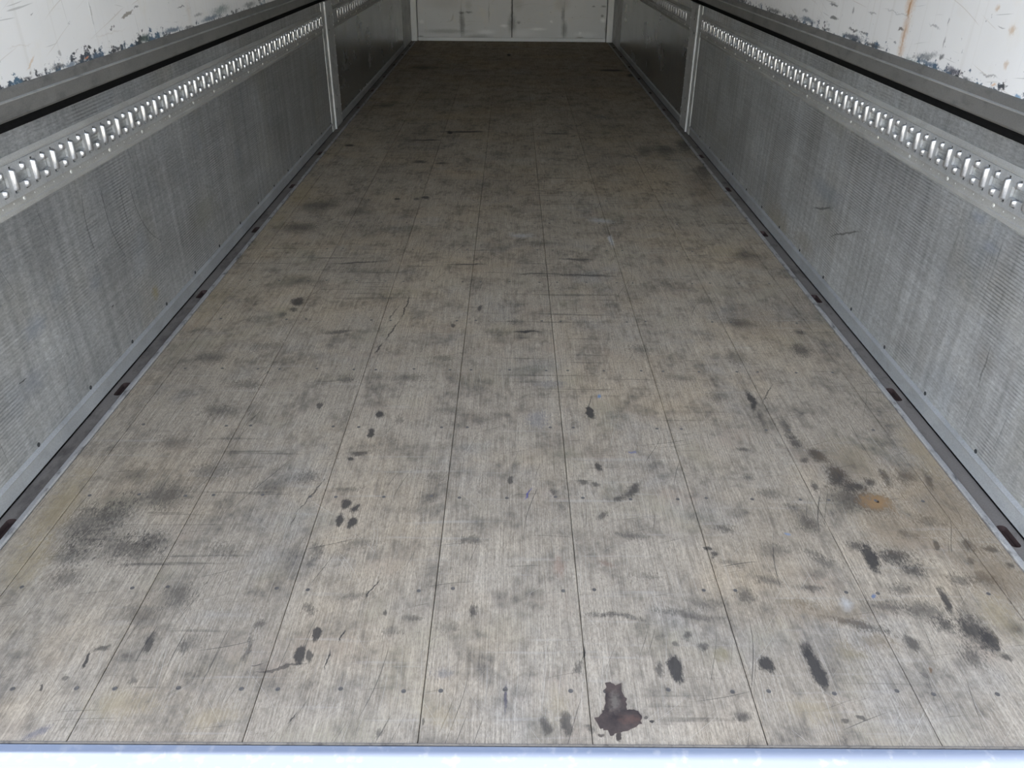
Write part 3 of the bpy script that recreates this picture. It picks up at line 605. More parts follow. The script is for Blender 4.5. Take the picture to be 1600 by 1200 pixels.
    (-0.9542, 1.6704, -0.0699, 0.0409, 0.0278, 0.413, 0.8, 2.4, (0.046, 0.042, 0.038)),
    (1.0689, 1.5614, -0.0851, 0.1188, 0.1898, 0.472, 0.9, 1.8, (0.16, 0.115, 0.07)),
    (1.0748, 1.3158, -0.0726, 0.0707, 0.1102, 0.531, 0.9, 1.8, (0.16, 0.115, 0.07)),
    (0.9177, 1.464, -0.0387, 0.0911, 0.0805, 0.413, 0.9, 1.8, (0.16, 0.115, 0.07)),
    (0.8993, 1.7491, 0.0046, 0.1031, 0.1176, 0.354, 0.9, 1.8, (0.16, 0.115, 0.07)),
    (0.8894, 2.6233, -0.0476, 0.1046, 0.1622, 0.295, 0.9, 1.8, (0.16, 0.115, 0.07)),
    (0.675, 1.1996, 0.029, 0.1066, 0.0355, 0.413, 0.9, 1.8, (0.16, 0.115, 0.07)),
    (1.034, 4.2164, -0.0905, 0.1028, 0.2965, 0.413, 0.9, 1.8, (0.16, 0.115, 0.07)),
    (1.1326, 1.8121, -0.0639, 0.0528, 0.1395, 0.413, 0.9, 1.8, (0.3, 0.235, 0.135)),
    (1.0222, 1.2025, -0.0581, 0.0401, 0.0713, 0.472, 0.9, 1.8, (0.3, 0.235, 0.135)),
    (-1.0872, 1.5383, 0.0526, 0.0464, 0.1614, 0.59, 0.9, 1.8, (0.3, 0.235, 0.135)),
    (-1.0663, 1.3363, 0.0652, 0.0562, 0.0923, 0.531, 0.9, 1.8, (0.3, 0.235, 0.135)),
    (-1.1192, 2.7561, 0.0706, 0.0595, 0.2362, 0.354, 0.9, 1.8, (0.3, 0.235, 0.135)),
    (-1.1051, 4.1584, 0.0778, 0.0835, 0.2909, 0.472, 0.9, 1.8, (0.3, 0.235, 0.135)),
    (-1.1309, 3.7347, 0.0657, 0.0763, 0.2422, 0.413, 0.9, 1.8, (0.3, 0.235, 0.135)),
    (-0.6989, 0.9701, 0.001, 0.0696, 0.0276, 0.413, 0.9, 1.8, (0.3, 0.235, 0.135)),
    (-0.5276, 0.9442, 0.1112, 0.0511, 0.0268, 0.354, 0.9, 1.8, (0.3, 0.235, 0.135)),
    (-0.1149, 0.9471, 0.0771, 0.0401, 0.0268, 0.354, 0.9, 1.8, (0.3, 0.235, 0.135)),
    (0.5589, 0.9653, -0.0264, 0.0526, 0.0273, 0.354, 0.9, 1.8, (0.3, 0.235, 0.135)),
    (0.0936, 0.9758, -0.0475, 0.0234, 0.0416, 0.295, 0.9, 1.8, (0.3, 0.235, 0.135)),
    (-0.2853, 1.2646, -0.3223, 0.002, 0.0402, 0.93, 0.5, 0.5, (0.046, 0.042, 0.038)),
    (-0.3264, 1.1314, -0.2354, 0.0025, 0.017, 0.93, 0.5, 0.5, (0.046, 0.042, 0.038)),
    (-0.3453, 1.079, -0.1393, 0.002, 0.0276, 0.93, 0.5, 0.5, (0.046, 0.042, 0.038)),
    (-0.3793, 0.9426, -0.3049, 0.002, 0.0196, 0.826, 0.5, 0.5, (0.046, 0.042, 0.038)),
    (-0.3864, 2.7116, -0.0287, 0.0035, 0.1143, 0.826, 0.5, 0.5, (0.046, 0.042, 0.038)),
    (-0.4075, 2.51, -0.1941, 0.0033, 0.0905, 0.826, 0.5, 0.5, (0.046, 0.042, 0.038)),
    (-0.4328, 2.3834, -0.2035, 0.0031, 0.0406, 0.826, 0.5, 0.5, (0.046, 0.042, 0.038)),
    (-0.4238, 2.6521, -0.1597, 0.0023, 0.0812, 0.708, 0.5, 0.5, (0.046, 0.042, 0.038)),
    (-0.4295, 1.056, 0.2453, 0.0533, 0.0031, 0.649, 0.4, 0.6, (0.046, 0.042, 0.038)),
    (-0.4752, 1.0664, 0.268, 0.0118, 0.0024, 0.708, 0.45, 0.9, (0.046, 0.042, 0.038)),
    (0.785, 2.0957, -0.4736, 0.0026, 0.0692, 0.708, 0.5, 0.5, (0.046, 0.042, 0.038)),
    (-0.4872, 1.5889, -0.2793, 0.0023, 0.074, 0.767, 0.5, 0.5, (0.046, 0.042, 0.038)),
    (-0.5108, 1.4936, -0.142, 0.002, 0.0263, 0.59, 0.5, 0.5, (0.046, 0.042, 0.038)),
]
bm = bmesh.new()
box(bm, -1.30, 1.30, Y0, Y1 + 0.05, -0.16, -0.024)
floor = struct(obj('floor', bm, plain('subfloor', (0.06, 0.055, 0.05), 0.8)))
floor['label'] = 'worn grey-brown wooden board floor of the empty cargo box'

seams = [-LIP + 0.001] + [(-1.0675 + 0.305 * i) for i in range(8)] + [LIP - 0.001]
screw_mat = plain('screw_steel', (0.10, 0.09, 0.078), 0.65, 0.1)
screw_src = None
ROWS = [1.005, 1.263, 1.582, 1.900, 2.235, 2.600, 2.960, 3.320, 3.680, 4.040, 4.400, 4.760]
far_rows = [5.12 + 0.36 * i for i in range(15)]
for i in range(9):
    x0, x1 = seams[i] + 0.0007, seams[i + 1] - 0.0007
    mine = [s for s in STAINS if x0 - max(s[3], s[4]) * 1.25 - 0.03 < s[0] < x1 + max(s[3], s[4]) * 1.25 + 0.03]
    tone = (1.0, 1.03, 0.97, 1.02, 1.0, 1.04, 0.98, 1.02, 0.99)[i]
    mat = wood_mat('floor_board_wood_%d' % i, mine, tone)
    bm = bmesh.new()
    box(bm, x0, x1, Y0, Y1, -0.024, -0.0002 * (i % 3), 0.0012)
    pl = obj('plank', bm, mat, floor)
    if 0 < i < 8:
        cx = (x0 + x1) / 2
        for k, y in enumerate(ROWS):
            for dx in ((-0.118, 0.0, 0.118) if k % 2 == 0 else (-0.118, 0.118)):
                jx, jy = random.uniform(-0.003, 0.003), random.uniform(-0.004, 0.004)
                if screw_src is None:
                    b2 = disc_bm(0.0047, 0.0009, 9, 'z', dish=0.0005)
                    screw_src = obj('screw', b2, screw_mat, pl, loc=(cx + dx + jx, y + jy, -0.0002))
                else:
                    inst('screw', screw_src, pl, (cx + dx + jx, y + jy, -0.0002))
bm = bmesh.new()
for i in range(1, 8):
    cx = (seams[i] + seams[i + 1]) / 2
    for k, y in enumerate(far_rows):
        for dx in ((-0.118, 0.0, 0.118) if k % 2 == 0 else (-0.118, 0.118)):
            vs = [bm.verts.new((cx + dx + 0.0055 * math.cos(a * math.pi / 3), y + 0.0055 * math.sin(a * math.pi / 3), zz)) for zz in (-0.001, 0.0008) for a in range(6)]
            bm.faces.new(vs[6:])
            for a in range(6): bm.faces.new((vs[a], vs[(a + 1) % 6], vs[6 + (a + 1) % 6], vs[6 + a]))
o = obj('far_screws', bm, screw_mat, floor); o['kind'] = 'stuff'

# torn dark-brown residue stuck to the boards near the sill
PATCH = [(0.1873, 1.0234), (0.1983, 1.0249), (0.2073, 1.0192), (0.2161, 1.0222), (0.2156, 0.9977), (0.2215, 0.9878), (0.2213, 0.9767), (0.219, 0.967), (0.2266, 0.963), (0.2361, 0.9644), (0.2449, 0.9523), (0.2427, 0.9363), (0.2276, 0.9257), (0.2099, 0.9204), (0.1958, 0.9164), (0.1861, 0.9099), (0.1793, 0.9201), (0.1684, 0.9253), (0.1612, 0.9463), (0.1736, 0.9558), (0.1819, 0.9695), (0.1859, 0.9975)]
t = NT('brown_residue')
pp = flat(t)
cc = t.mix(t.rng(t.noise(pp, 22.0, 5.0, 0.65), 0.35, 0.65), (0.028, 0.023, 0.022), (0.085, 0.062, 0.052))
dis_ = t.scale(t.add(pp, t.scale(t.n('ShaderNodeVectorMath', (0, t.noise(pp, 40.0, 4.0, 0.6, True)), (1, (0.5, 0.5, 0.5)), operation='SUBTRACT').outputs[0], (0.03, 0.03, 0))), (1, 1, 0))
br_ = t.math('SUBTRACT', t.noise(pp, 120.0, 4.0, 0.7), 0.5)
cc = t.mix(t.math('MULTIPLY', t.blob(dis_, br_, (0.2008, 0.9821), 0.0, 0.013, 0.024, 2.4, 0.9), 0.65), cc, (0.17, 0.145, 0.115))
cc = t.mix(t.math('MULTIPLY', t.blob(dis_, br_, (0.2239, 0.9414), 0.0, 0.026, 0.010, 2.4, 0.9), 0.4), cc, (0.14, 0.075, 0.055))
res_mat = t.out(cc, 0.5, 0.0, 0.4, t.noise(pp, 60.0, 4.0), 0.001, 0.5)
def ragged(poly, k=3, amp=0.0022):
    out = []
    for i, p in enumerate(poly):
        q = poly[(i + 1) % len(poly)]
        for j in range(k):
            f = j / k
            out.append((p[0] + (q[0] - p[0]) * f + random.uniform(-amp, amp), p[1] + (q[1] - p[1]) * f + random.uniform(-amp, amp)))
    return out
def sheet(name, poly, mat, parent, z0, z1):
    bm = bmesh.new()
    top = [bm.verts.new((x, y, z1)) for x, y in poly]; bot = [bm.verts.new((x, y, z0)) for x, y in poly]
    n = len(poly)
    bm.faces.new(top); bm.faces.new(bot[::-1])
    for i in range(n): bm.faces.new((bot[i], bot[(i + 1) % n], top[(i + 1) % n], top[i]))
    bmesh.ops.triangulate(bm, faces=[f for f in bm.faces if len(f.verts) > 4])
    return obj(name, bm, mat, parent)
o = sheet('residue_patch', ragged(PATCH), res_mat, floor, -0.001, 0.0009)
o['label'] = 'torn dark brown residue stuck to the floor boards'

# ---------------------------------------------------------------- floor edge rails with lashing slots
lip_mat = metal_mat('edge_lip_aluminium', (0.34, 0.325, 0.30), 0.6, 0.1, 0.9, (0.07, 0.065, 0.06), 45.0, 0.35)
chan_mat = metal_mat('edge_channel_steel', (0.17, 0.150, 0.128), 0.75, 0.0, 0.85, (0.05, 0.041, 0.034), 14.0, 0.5)
rust_mat = metal_mat('slot_rust', (0.055, 0.032, 0.026), 0.85, 0.1, 0.6, (0.02, 0.014, 0.012), 60.0)
for side, nm in ((-1, 'trim_1'), (1, 'trim_2')):
    lipx = 1.137 if side < 0 else LIP
    bm = bmesh.new()
    sweep(bm, [(side * x, z) for x, z in ((LIP, -0.02), (LIP, 0.0022), (LIP + 0.003, 0.0032), (1.161, 0.0030), (1.164, 0.0005), (1.164, -0.02))], Y0, Y1, 60, 0.0012)
    tr = struct(obj(nm, bm, lip_mat))
    tr['label'] = 'grey metal edging strip between floor boards and %s side gates' % ('left' if side < 0 else 'right')
    # channel plate with real slots
    slots = [1.452 + 0.0 * side, 2.105, 2.825] + [3.566 + 0.71 * i for i in range(10)]
    slots = [s for s in slots if s < Y1 - 0.2 and not (POST[0] - 0.05 < s < POST[1] + 0.05)]
    bm = bmesh.new()
    XA, XB, SA, SB, ZT = 1.1645, 1.2065, 1.1665, 1.1905, -0.003
    ys = [Y0] + [v for s in slots for v in (s - 0.06, s + 0.06)] + [Y1]
    def quad(x0, x1, y0, y1):
        bm.faces.new([bm.verts.new((side * a, b, ZT)) for a, b in ((x0, y0), (x1, y0), (x1, y1), (x0, y1))])
    for k in range(0, len(ys) - 1):
        if k % 2 == 0:
            quad(XA, XB, ys[k], ys[k + 1])
        else:
            s = (ys[k] + ys[k + 1]) / 2
            L = 0.039
            ring = []
            for ax, ay, cx_, cy_ in ((1, 1, SB, s + L), (-1, 1, SA, s + L), (-1, -1, SA, s - L), (1, -1, SB, s - L)):
                for q in range(4):
                    a0 = {(1, 1): 0, (-1, 1): 90, (-1, -1): 180, (1, -1): 270}[(ax, ay)] + q * 30
                    rr = 0.009
                    ring.append((cx_ - ax * rr + rr * math.cos(math.radians(a0)), cy_ - ay * rr + rr * math.sin(math.radians(a0))))
            outer = [bm.verts.new((side * a, b, ZT)) for a, b in ((XA, ys[k]), (XB, ys[k]), (XB, ys[k + 1]), (XA, ys[k + 1]))]
            inner = [bm.verts.new((side * a, b, ZT)) for a, b in ring]
            es = [bm.edges.new((outer[i], outer[(i + 1) % 4])) for i in range(4)] + [bm.edges.new((inner[i], inner[(i + 1) % len(inner)])) for i in range(len(inner))]
            bmesh.ops.triangle_fill(bm, use_beauty=True, use_dissolve=False, edges=es)
            # rusty well under the slot
            b2 = bmesh.new()
            tp = [b2.verts.new((side * (a + (a - 1.1785) * 0.04), s + (b - s) * 1.02, ZT - 0.0005)) for a, b in ring]
            bt = [b2.verts.new((side * a, b, ZT - 0.016)) for a, b in ring]
            nn = len(ring)
            for i in range(nn): b2.faces.new((tp[i], tp[(i + 1) % nn], bt[(i + 1) % nn], bt[i]))
            b2.faces.new(bt)
            w = obj('slot_well', b2, rust_mat, tr); w['label'] = 'rusty lashing slot'
    ch = obj('channel', bm, chan_mat, tr)

# ---------------------------------------------------------------- rear sill (outside light falls on its outer part)
sill_mat = paint_mat('sill_paint_shade_blue', base=(0.19, 0.215, 0.265), scuff=False)  # blue and darkness of skylit shade put into the white paint
bm = bmesh.new()
sweep(bm, [(x, z) for x, z in ((0, 0), (0, 0.1), (0.1, 0.1), (0.1, 0))], 0, 1)
bm.clear()
box(bm, -1.32, 1.32, 0.790, Y0 - 0.0025, -0.20, -0.001, 0.003)
sill = struct(obj('trim_3', bm, sill_mat))
sill['label'] = 'white painted rear sill across the open end of the floor'
bm = bmesh.new()
box(bm, -LIP, LIP, Y0 - 0.0024, Y0 - 0.0002, -0.03, 0.0006)
obj('edge_strip', bm, metal_mat('sill_edge', (0.17, 0.15, 0.125), 0.7, 0.1, 0.8, (0.05, 0.045, 0.04), 60.0), sill)

# ---------------------------------------------------------------- side gates
rail_plate_mat = metal_mat('rail_zinc', (0.40, 0.405, 0.405), 0.42, 0.4, 0.35, (0.16, 0.16, 0.155), 40.0)
rail_lip_mat = metal_mat('rail_flange', (0.34, 0.337, 0.32), 0.5, 0.25, 0.4, (0.18, 0.17, 0.14), 20.0, 0.3)
bar_mat = metal_mat('rail_bar_polished', (0.50, 0.505, 0.51), 0.30, 0.85, 0.3, (0.3, 0.3, 0.3), 70.0)
kick_mat = metal_mat('kick_rail_aluminium', (0.30, 0.308, 0.312), 0.5, 0.3, 0.35, (0.15, 0.155, 0.15), 24.0, 0.5)
rivet_mat = plain('rivet_aluminium', (0.66, 0.66, 0.64), 0.45, 0.5, 0.15)
bolt_mat = plain('bolt_black', (0.035, 0.036, 0.038), 0.6, 0.2)
gap_mat = plain('gate_gap_black', (0.02, 0.02, 0.02), 0.8)
PROUD = 0.008

def bar_bm(h, w, d):
    """pressed-out bridge standing along z, bulging along +x, centred on its base"""
    bm = bmesh.new()
    st = ((-0.5, 0.30), (-0.46, 0.85), (-0.40, 1.0), (0.40, 1.0), (0.46, 0.85), (0.5, 0.30))
    rings = []
    for k, s in st:
        rings.append([bm.verts.new((-0.004 + (d + 0.004) * s * math.sin(math.pi * i / 6) if 0 < i < 6 else -0.004, -w / 2 * math.cos(math.pi * i / 6), h * k)) for i in range(7)])
    for a, b in zip(rings, rings[1:]):
        for i in range(6): bm.faces.new((a[i], a[i + 1], b[i + 1], b[i]))
    bm.faces.new(rings[0]); bm.faces.new(rings[-1])
    return bm
bar_src = tab_src = rivet_src = bolt_src = None
ZB, ZH0, ZH1, ZTp = 0.6575, 0.677, 0.7015, 0.7225

def gate(name, side, ya, yb, mat, near, label):
    global bar_src, tab_src, rivet_src, bolt_src
    g = empty(name, (side * WX, ya, 0.0))
    tag(g, label, 'gate', 'side gates of the cargo box')
    def P(nm, bm, mt, smooth=False):                      # built in world place, hung under the gate
        bmesh.ops.translate(bm, verts=bm.verts, vec=(-side * WX, -ya, 0))
        return obj(nm, bm, mt, g, smooth)
    X = lambda d: side * (WX - d)                         # d = how far it stands into the room
    bm = bmesh.new()
    box(bm, X(0), X(-0.035), ya + 0.003, yb - 0.003, 0.012, GATE_TOP)
    P('panel', bm, mat)
    # kick rail with a rounded ridge on top
    bm = bmesh.new()
    prof = [(0.0002, 0.0030), (0.0002, 0.060), (0.0015, 0.0585), (0.0055, 0.053), (0.0072, 0.0500), (0.0056, 0.0468), (0.0014, 0.0435), (0.0010, 0.010), (0.0010, 0.0030)]
    sweep(bm, [(X(d), z) for d, z in prof], ya + 0.003, yb - 0.003, 1)
    P('kick_rail', bm, kick_mat)
    # lashing rail: flanges and slotted plate
    bm = bmesh.new()
    sweep(bm, [(X(d), z) for d, z in ((0.0005, 0.611), (0.0030, 0.612), (0.0034, 0.6225), (0.0012, 0.6255), (0.0012, 0.646), (0.0005, 0.646))], ya + 0.003, yb - 0.003)
    sweep(bm, [(X(d), z) for d, z in ((0.0005, 0.7285), (0.0050, 0.7285), (0.0062, 0.733), (0.0052, 0.738), (0.0020, 0.745), (0.0005, 0.7455))], ya + 0.003, yb - 0.003)
    rail = P('lashing_rail', bm, rail_lip_mat)
    phase = 1.9205 if side < 0 else 1.913
    first = math.ceil((ya + 0.02 - phase + 0.049) / PITCHR)
    last = math.floor((yb - 0.02 - phase - 0.049) / PITCHR)
    units = [phase + PITCHR * k for k in range(first, last + 1)]
    bm = bmesh.new()
    zs = [0.646, ZB, ZH0, ZH1, ZTp, 0.7285]
    hw = 0.0075
    def cell(y0, y1, za, zb):
        bm.faces.new([bm.verts.new((X(PROUD), y, z)) for y, z in ((y0, za), (y1, za), (y1, zb), (y0, zb))])
    lo, hi = units[0] - 0.0245, units[-1] + 0.0735
    cell(ya + 0.003, lo, 0.646, 0.7285); cell(hi, yb - 0.003, 0.646, 0.7285)
    for u in units:
        yy = [u - 0.0245, u - hw, u + hw, u + 0.0165, u + 0.049 - hw, u + 0.049 + hw, u + 0.0815 - 0.0]
        yy[-1] = u + 0.0735
        for a in range(6):
            for b in range(5):
                bar = a == 1 and 1 <= b <= 3
                tab = a == 4 and 1 <= b <= 3
                hole = a in (3, 4) and b == 2 or (a == 5 and b == 2)
                if not (bar or tab or hole): cell(yy[a], yy[a + 1], zs[b], zs[b + 1])
    bmesh.ops.remove_doubles(bm, verts=bm.verts, dist=0.0002)
    ext = bmesh.ops.extrude_edge_only(bm, edges=[e for e in bm.edges if e.is_boundary])
    bmesh.ops.translate(bm, verts=[v for v in ext['geom'] if isinstance(v, bmesh.types.BMVert)], vec=(side * (PROUD - 0.0008), 0, 0))
    plate = P('rail_plate', bm, rail_plate_mat)
    plate.parent = rail
    bm = bmesh.new()                                      # black strips standing in for the shade behind the slot ends
    for za, zb in ((0.648, 0.6762), (0.7023, 0.7270)):
        box(bm, X(0.0006), X(0.0022), ya + 0.004, yb - 0.004, za, zb)
    slot_shade = P('rail_slot_shade', bm, gap_mat)
    slot_shade.parent = rail
    R = lambda y, z, d: (side * (0 - d), y - ya, z)
    rz = (0, 0, 0) if side < 0 else (0, 0, math.pi)
    if near:
        for u in units:
            loc = R(u, 0.690, PROUD)
            if bar_src is None: bar_src = obj('rail_bar', bar_bm(0.0530, 0.0200, 0.0100), bar_mat, rail, True, loc)
            else: inst('rail_bar', bar_src, rail, loc)
            for z in (0.7105, 0.6685):
                loc = R(u + 0.049, z, PROUD)
                if tab_src is None: tab_src = obj('rail_tab', bar_bm(0.0165, 0.0185, 0.0085), bar_mat, rail, True, loc)
                else: inst('rail_tab', tab_src, rail, loc)
    else:
        b2 = bmesh.new()
        me1, me2 = bar_src.data, tab_src.data
        for u in units:
            for me, dy, z in ((me1, 0, 0.690), (me2, 0.049, 0.7105), (me2, 0.049, 0.6685)):
                n0 = len(b2.verts)
                b2.from_mesh(me)
                b2.verts.ensure_lookup_table()
                vs = b2.verts[n0:]
                if side > 0: bmesh.ops.rotate(b2, verts=vs, cent=(0, 0, 0), matrix=Matrix.Rotation(math.pi, 3, 'Z'))
                bmesh.ops.translate(b2, verts=vs, vec=R(u + dy, z, PROUD))
        o = obj('rail_bars', b2, bar_mat, rail, True); o['kind'] = 'stuff'
    # rivets along the lower flange, bolts along the kick rail
    y = 1.951 + 0.2425 * math.ceil((ya + 0.03 - 1.951) / 0.2425)
    while y < yb - 0.02:
        loc = R(y, 0.6365, 0.0012)
        if rivet_src is None: rivet_src = obj('rivet', disc_bm(0.0058, 0.0024, 10), rivet_mat, rail, True, loc)
        else: inst('rivet', rivet_src, rail, loc)
        y += 0.2425
    b2 = bmesh.new()
    y = 1.904 + 0.0489 * math.ceil((ya + 0.03 - 1.904) / 0.0489)
    while y < yb - 0.02:
        for z in ((0.6355,) if near else ()):
            r = 0.0024
            c0 = R(y, z, 0.0012)
            tip = b2.verts.new((c0[0] - side * 0.0012, c0[1], c0[2]))
            ring = [b2.verts.new((c0[0], c0[1] + r * math.cos(a * math.pi / 3), c0[2] + r * math.sin(a * math.pi / 3))) for a in range(6)]
            for a in range(6): b2.faces.new((ring[a], ring[(a + 1) % 6], tip))
        y += 0.0489
    if len(b2.verts):
        o = obj('rivet_pips', b2, rivet_mat, rail); o['kind'] = 'stuff'
    else: b2.free()
    y = 1.703 + 0.2925 * math.ceil((ya + 0.03 - 1.703) / 0.2925)
    while y < yb - 0.03:
        loc = R(y, 0.0655, 0.0)
        if bolt_src is None: bolt_src = obj('bolt', disc_bm(0.0062, 0.0016, 10, dish=0.001), bolt_mat, g, False, loc)
        else: inst('bolt', bolt_src, g, loc)
        y += 0.2925
    for ch in list(rail.children) + list(g.children):
        if side > 0 and ch.name.split('.')[0] in ('rail_bar', 'rail_tab', 'rivet', 'bolt'):
            ch.rotation_euler = (0, 0, math.pi)
    return g

GL = gate_mat('gate_sheet_left', arcs=[(2.6317, 0.4928, 0.3054, 2.309, 2.4036, 0.2947, 0.5437), (2.4727, 0.472, 0.2706, 2.1824, 2.2471, 0.3386, 0.5648), (3.1081, 0.4779, 0.6661, 2.4226, 2.4739, 0.3328, 0.5159), (2.7564, 0.4957, 0.244, 2.4926, 2.718, 0.2388, 0.4952)], stains=[
    (2.5189, 0.1359, 0, 0.0275, 0.0299, 0.55, 0.9, 1.8, (0.42, 0.34, 0.14)),
    (1.8385, 0.337, 0, 0.0605, 0.0343, 0.45, 0.9, 1.8, (0.36, 0.41, 0.5)),
    (2.1723, 0.3204, 0, 0.0472, 0.029, 0.35, 0.9, 1.8, (0.34, 0.38, 0.44)),
    (2.2273, 0.2179, 0, 0.0114, 0.0031, 0.8, 0.4, 0.8, (0.05, 0.05, 0.05)),
    (3.3545, 0.8057, 0, 0.1033, 0.016, 0.5, 0.9, 1.8, (0.4, 0.4, 0.4)),
    (1.7549, 0.2158, 0, 0.0677, 0.0354, 0.35, 0.9, 1.8, (0.3, 0.33, 0.4)),
    (1.7249, 0.2386, 0, 0.022, 0.0026, 0.8, 0.6, 1.2, (0.05, 0.05, 0.05)),
    (3.0803, 0.2406, 0, 0.1666, 0.0764, 0.35, 0.9, 2, (0.3, 0.29, 0.2)),
])
GR = gate_mat('gate_sheet_right_lit', k=1.08, stains=[  # brighter light on the right side put into the base colour
    (3.4971, 0.0821, 0, 0.2013, 0.0733, 0.5, 0.9, 1.8, (0.34, 0.29, 0.19)),
    (3.1432, 0.1047, 0, 0.1411, 0.0541, 0.5, 0.9, 1.8, (0.34, 0.31, 0.25)),
    (3.021, 0.3544, 0, 0.165, 0.0486, 0.4, 0.9, 1.8, (0.3, 0.36, 0.44)),
    (1.9966, 0.5903, 0, 0.0415, 0.0162, 0.4, 0.9, 1.8, (0.36, 0.41, 0.52)),
    (1.9094, 0.5395, 0, 0.0386, 0.016, 0.4, 0.9, 1.8, (0.36, 0.41, 0.52)),
    (2.0945, 0.3237, 0, 0.0105, 0.0066, 0.7, 0.5, 1.0, (0.7, 0.7, 0.7)),
    (1.7877, 0.2918, 0, 0.0467, 0.0346, 0.3, 0.9, 1.8, (0.4, 0.37, 0.33)),
    (1.7825, 0.2669, 0, 0.0035, 0.0612, 0.5, 0.5, 1.0, (0.08, 0.08, 0.08)),
    (3.02, 0.292, -0.3, 0.1089, 0.005, 0.6, 0.5, 1.0, (0.07, 0.07, 0.07)),
    (2.7699, 0.2766, -0.4, 0.141, 0.0047, 0.6, 0.5, 1.0, (0.07, 0.07, 0.07)),
])
GF = gate_mat('gate_sheet_far_shaded', metal=0.85, r0=0.20, r1=0.30, k=0.72)  # dimness of the deep interior put into the base colour
FARY = 9.62
gate('side_gate', -1, OPEN, POST[0], GL, True, 'scuffed grey metal side gate on the left, nearest the open end')
gate('side_gate', 1, OPEN, POST[0], GR, True, 'scuffed grey metal side gate on the right, nearest the open end')
gate('side_gate', -1, POST[1], FARY, GF, False, 'shade-darkened far side gate on the left, between post and white front wall')
gate('side_gate', 1, POST[1], FARY, GF, False, 'shade-darkened far side gate on the right, between post and white front wall')

# ---------------------------------------------------------------- centre posts
post_mat = metal_mat('post_steel', (0.50, 0.505, 0.50), 0.5, 0.4, 0.55, (0.12, 0.12, 0.115), 14.0)
edge_mat = metal_mat('post_edge', (0.56, 0.57, 0.57), 0.4, 0.4, 0.35, (0.25, 0.25, 0.25), 30.0)
pip_src = None
for side, lab, dy in ((-1, 'narrow grey upright post between the two left side gates', 0.02), (1, 'narrow grey upright post between the two right side gates', -0.03)):
    p0, p1 = POST[0], POST[1]
    g = empty('side_post', (side * WX, p0, 0.0))
    tag(g, lab, 'post', 'posts between the side gates')
    def S(d0, d1, a, b, z0, z1, nm, mt, bev=0.0015):
        bm = bmesh.new()
        box(bm, side * -d0, side * -d1, a - p0, b - p0, z0, z1, bev)
        return obj(nm, bm, mt, g)
    S(-0.06, 0.008, p0 + 0.115, p1, 0.0, GATE_TOP - 0.001, 'face', post_mat, 0.003)
    S(-0.06, 0.004, p0 + 0.002, p0 + 0.080, 0.0, GATE_TOP - 0.001, 'outer_strip', post_mat)
    S(-0.06, -0.004, p0 + 0.0805, p0 + 0.0945, 0.0, GATE_TOP - 0.001, 'groove', gap_mat, 0.0005)
    S(-0.06, 0.012, p0 + 0.095, p0 + 0.1145, 0.0, GATE_TOP - 0.001, 'inner_strip', edge_mat)
    for k in range(12):
        loc = (side * -0.008, p1 - p0 - 0.014, 0.06 + k * 0.064)
        if pip_src is None: pip_src = obj('rivet', disc_bm(0.0055, 0.003, 8), rivet_mat, g, True, loc)
        else:
            o = inst('rivet', pip_src, g, loc)
            if side > 0: o.rotation_euler = (0, 0, math.pi)
    for z, y in ((0.70, 0.20), (0.62, 0.16), (0.20, 0.22), (0.12, 0.17)):
        o = inst('bolt', bolt_src, g, (side * -0.008, y, z))
        if side > 0: o.rotation_euler = (0, 0, math.pi)

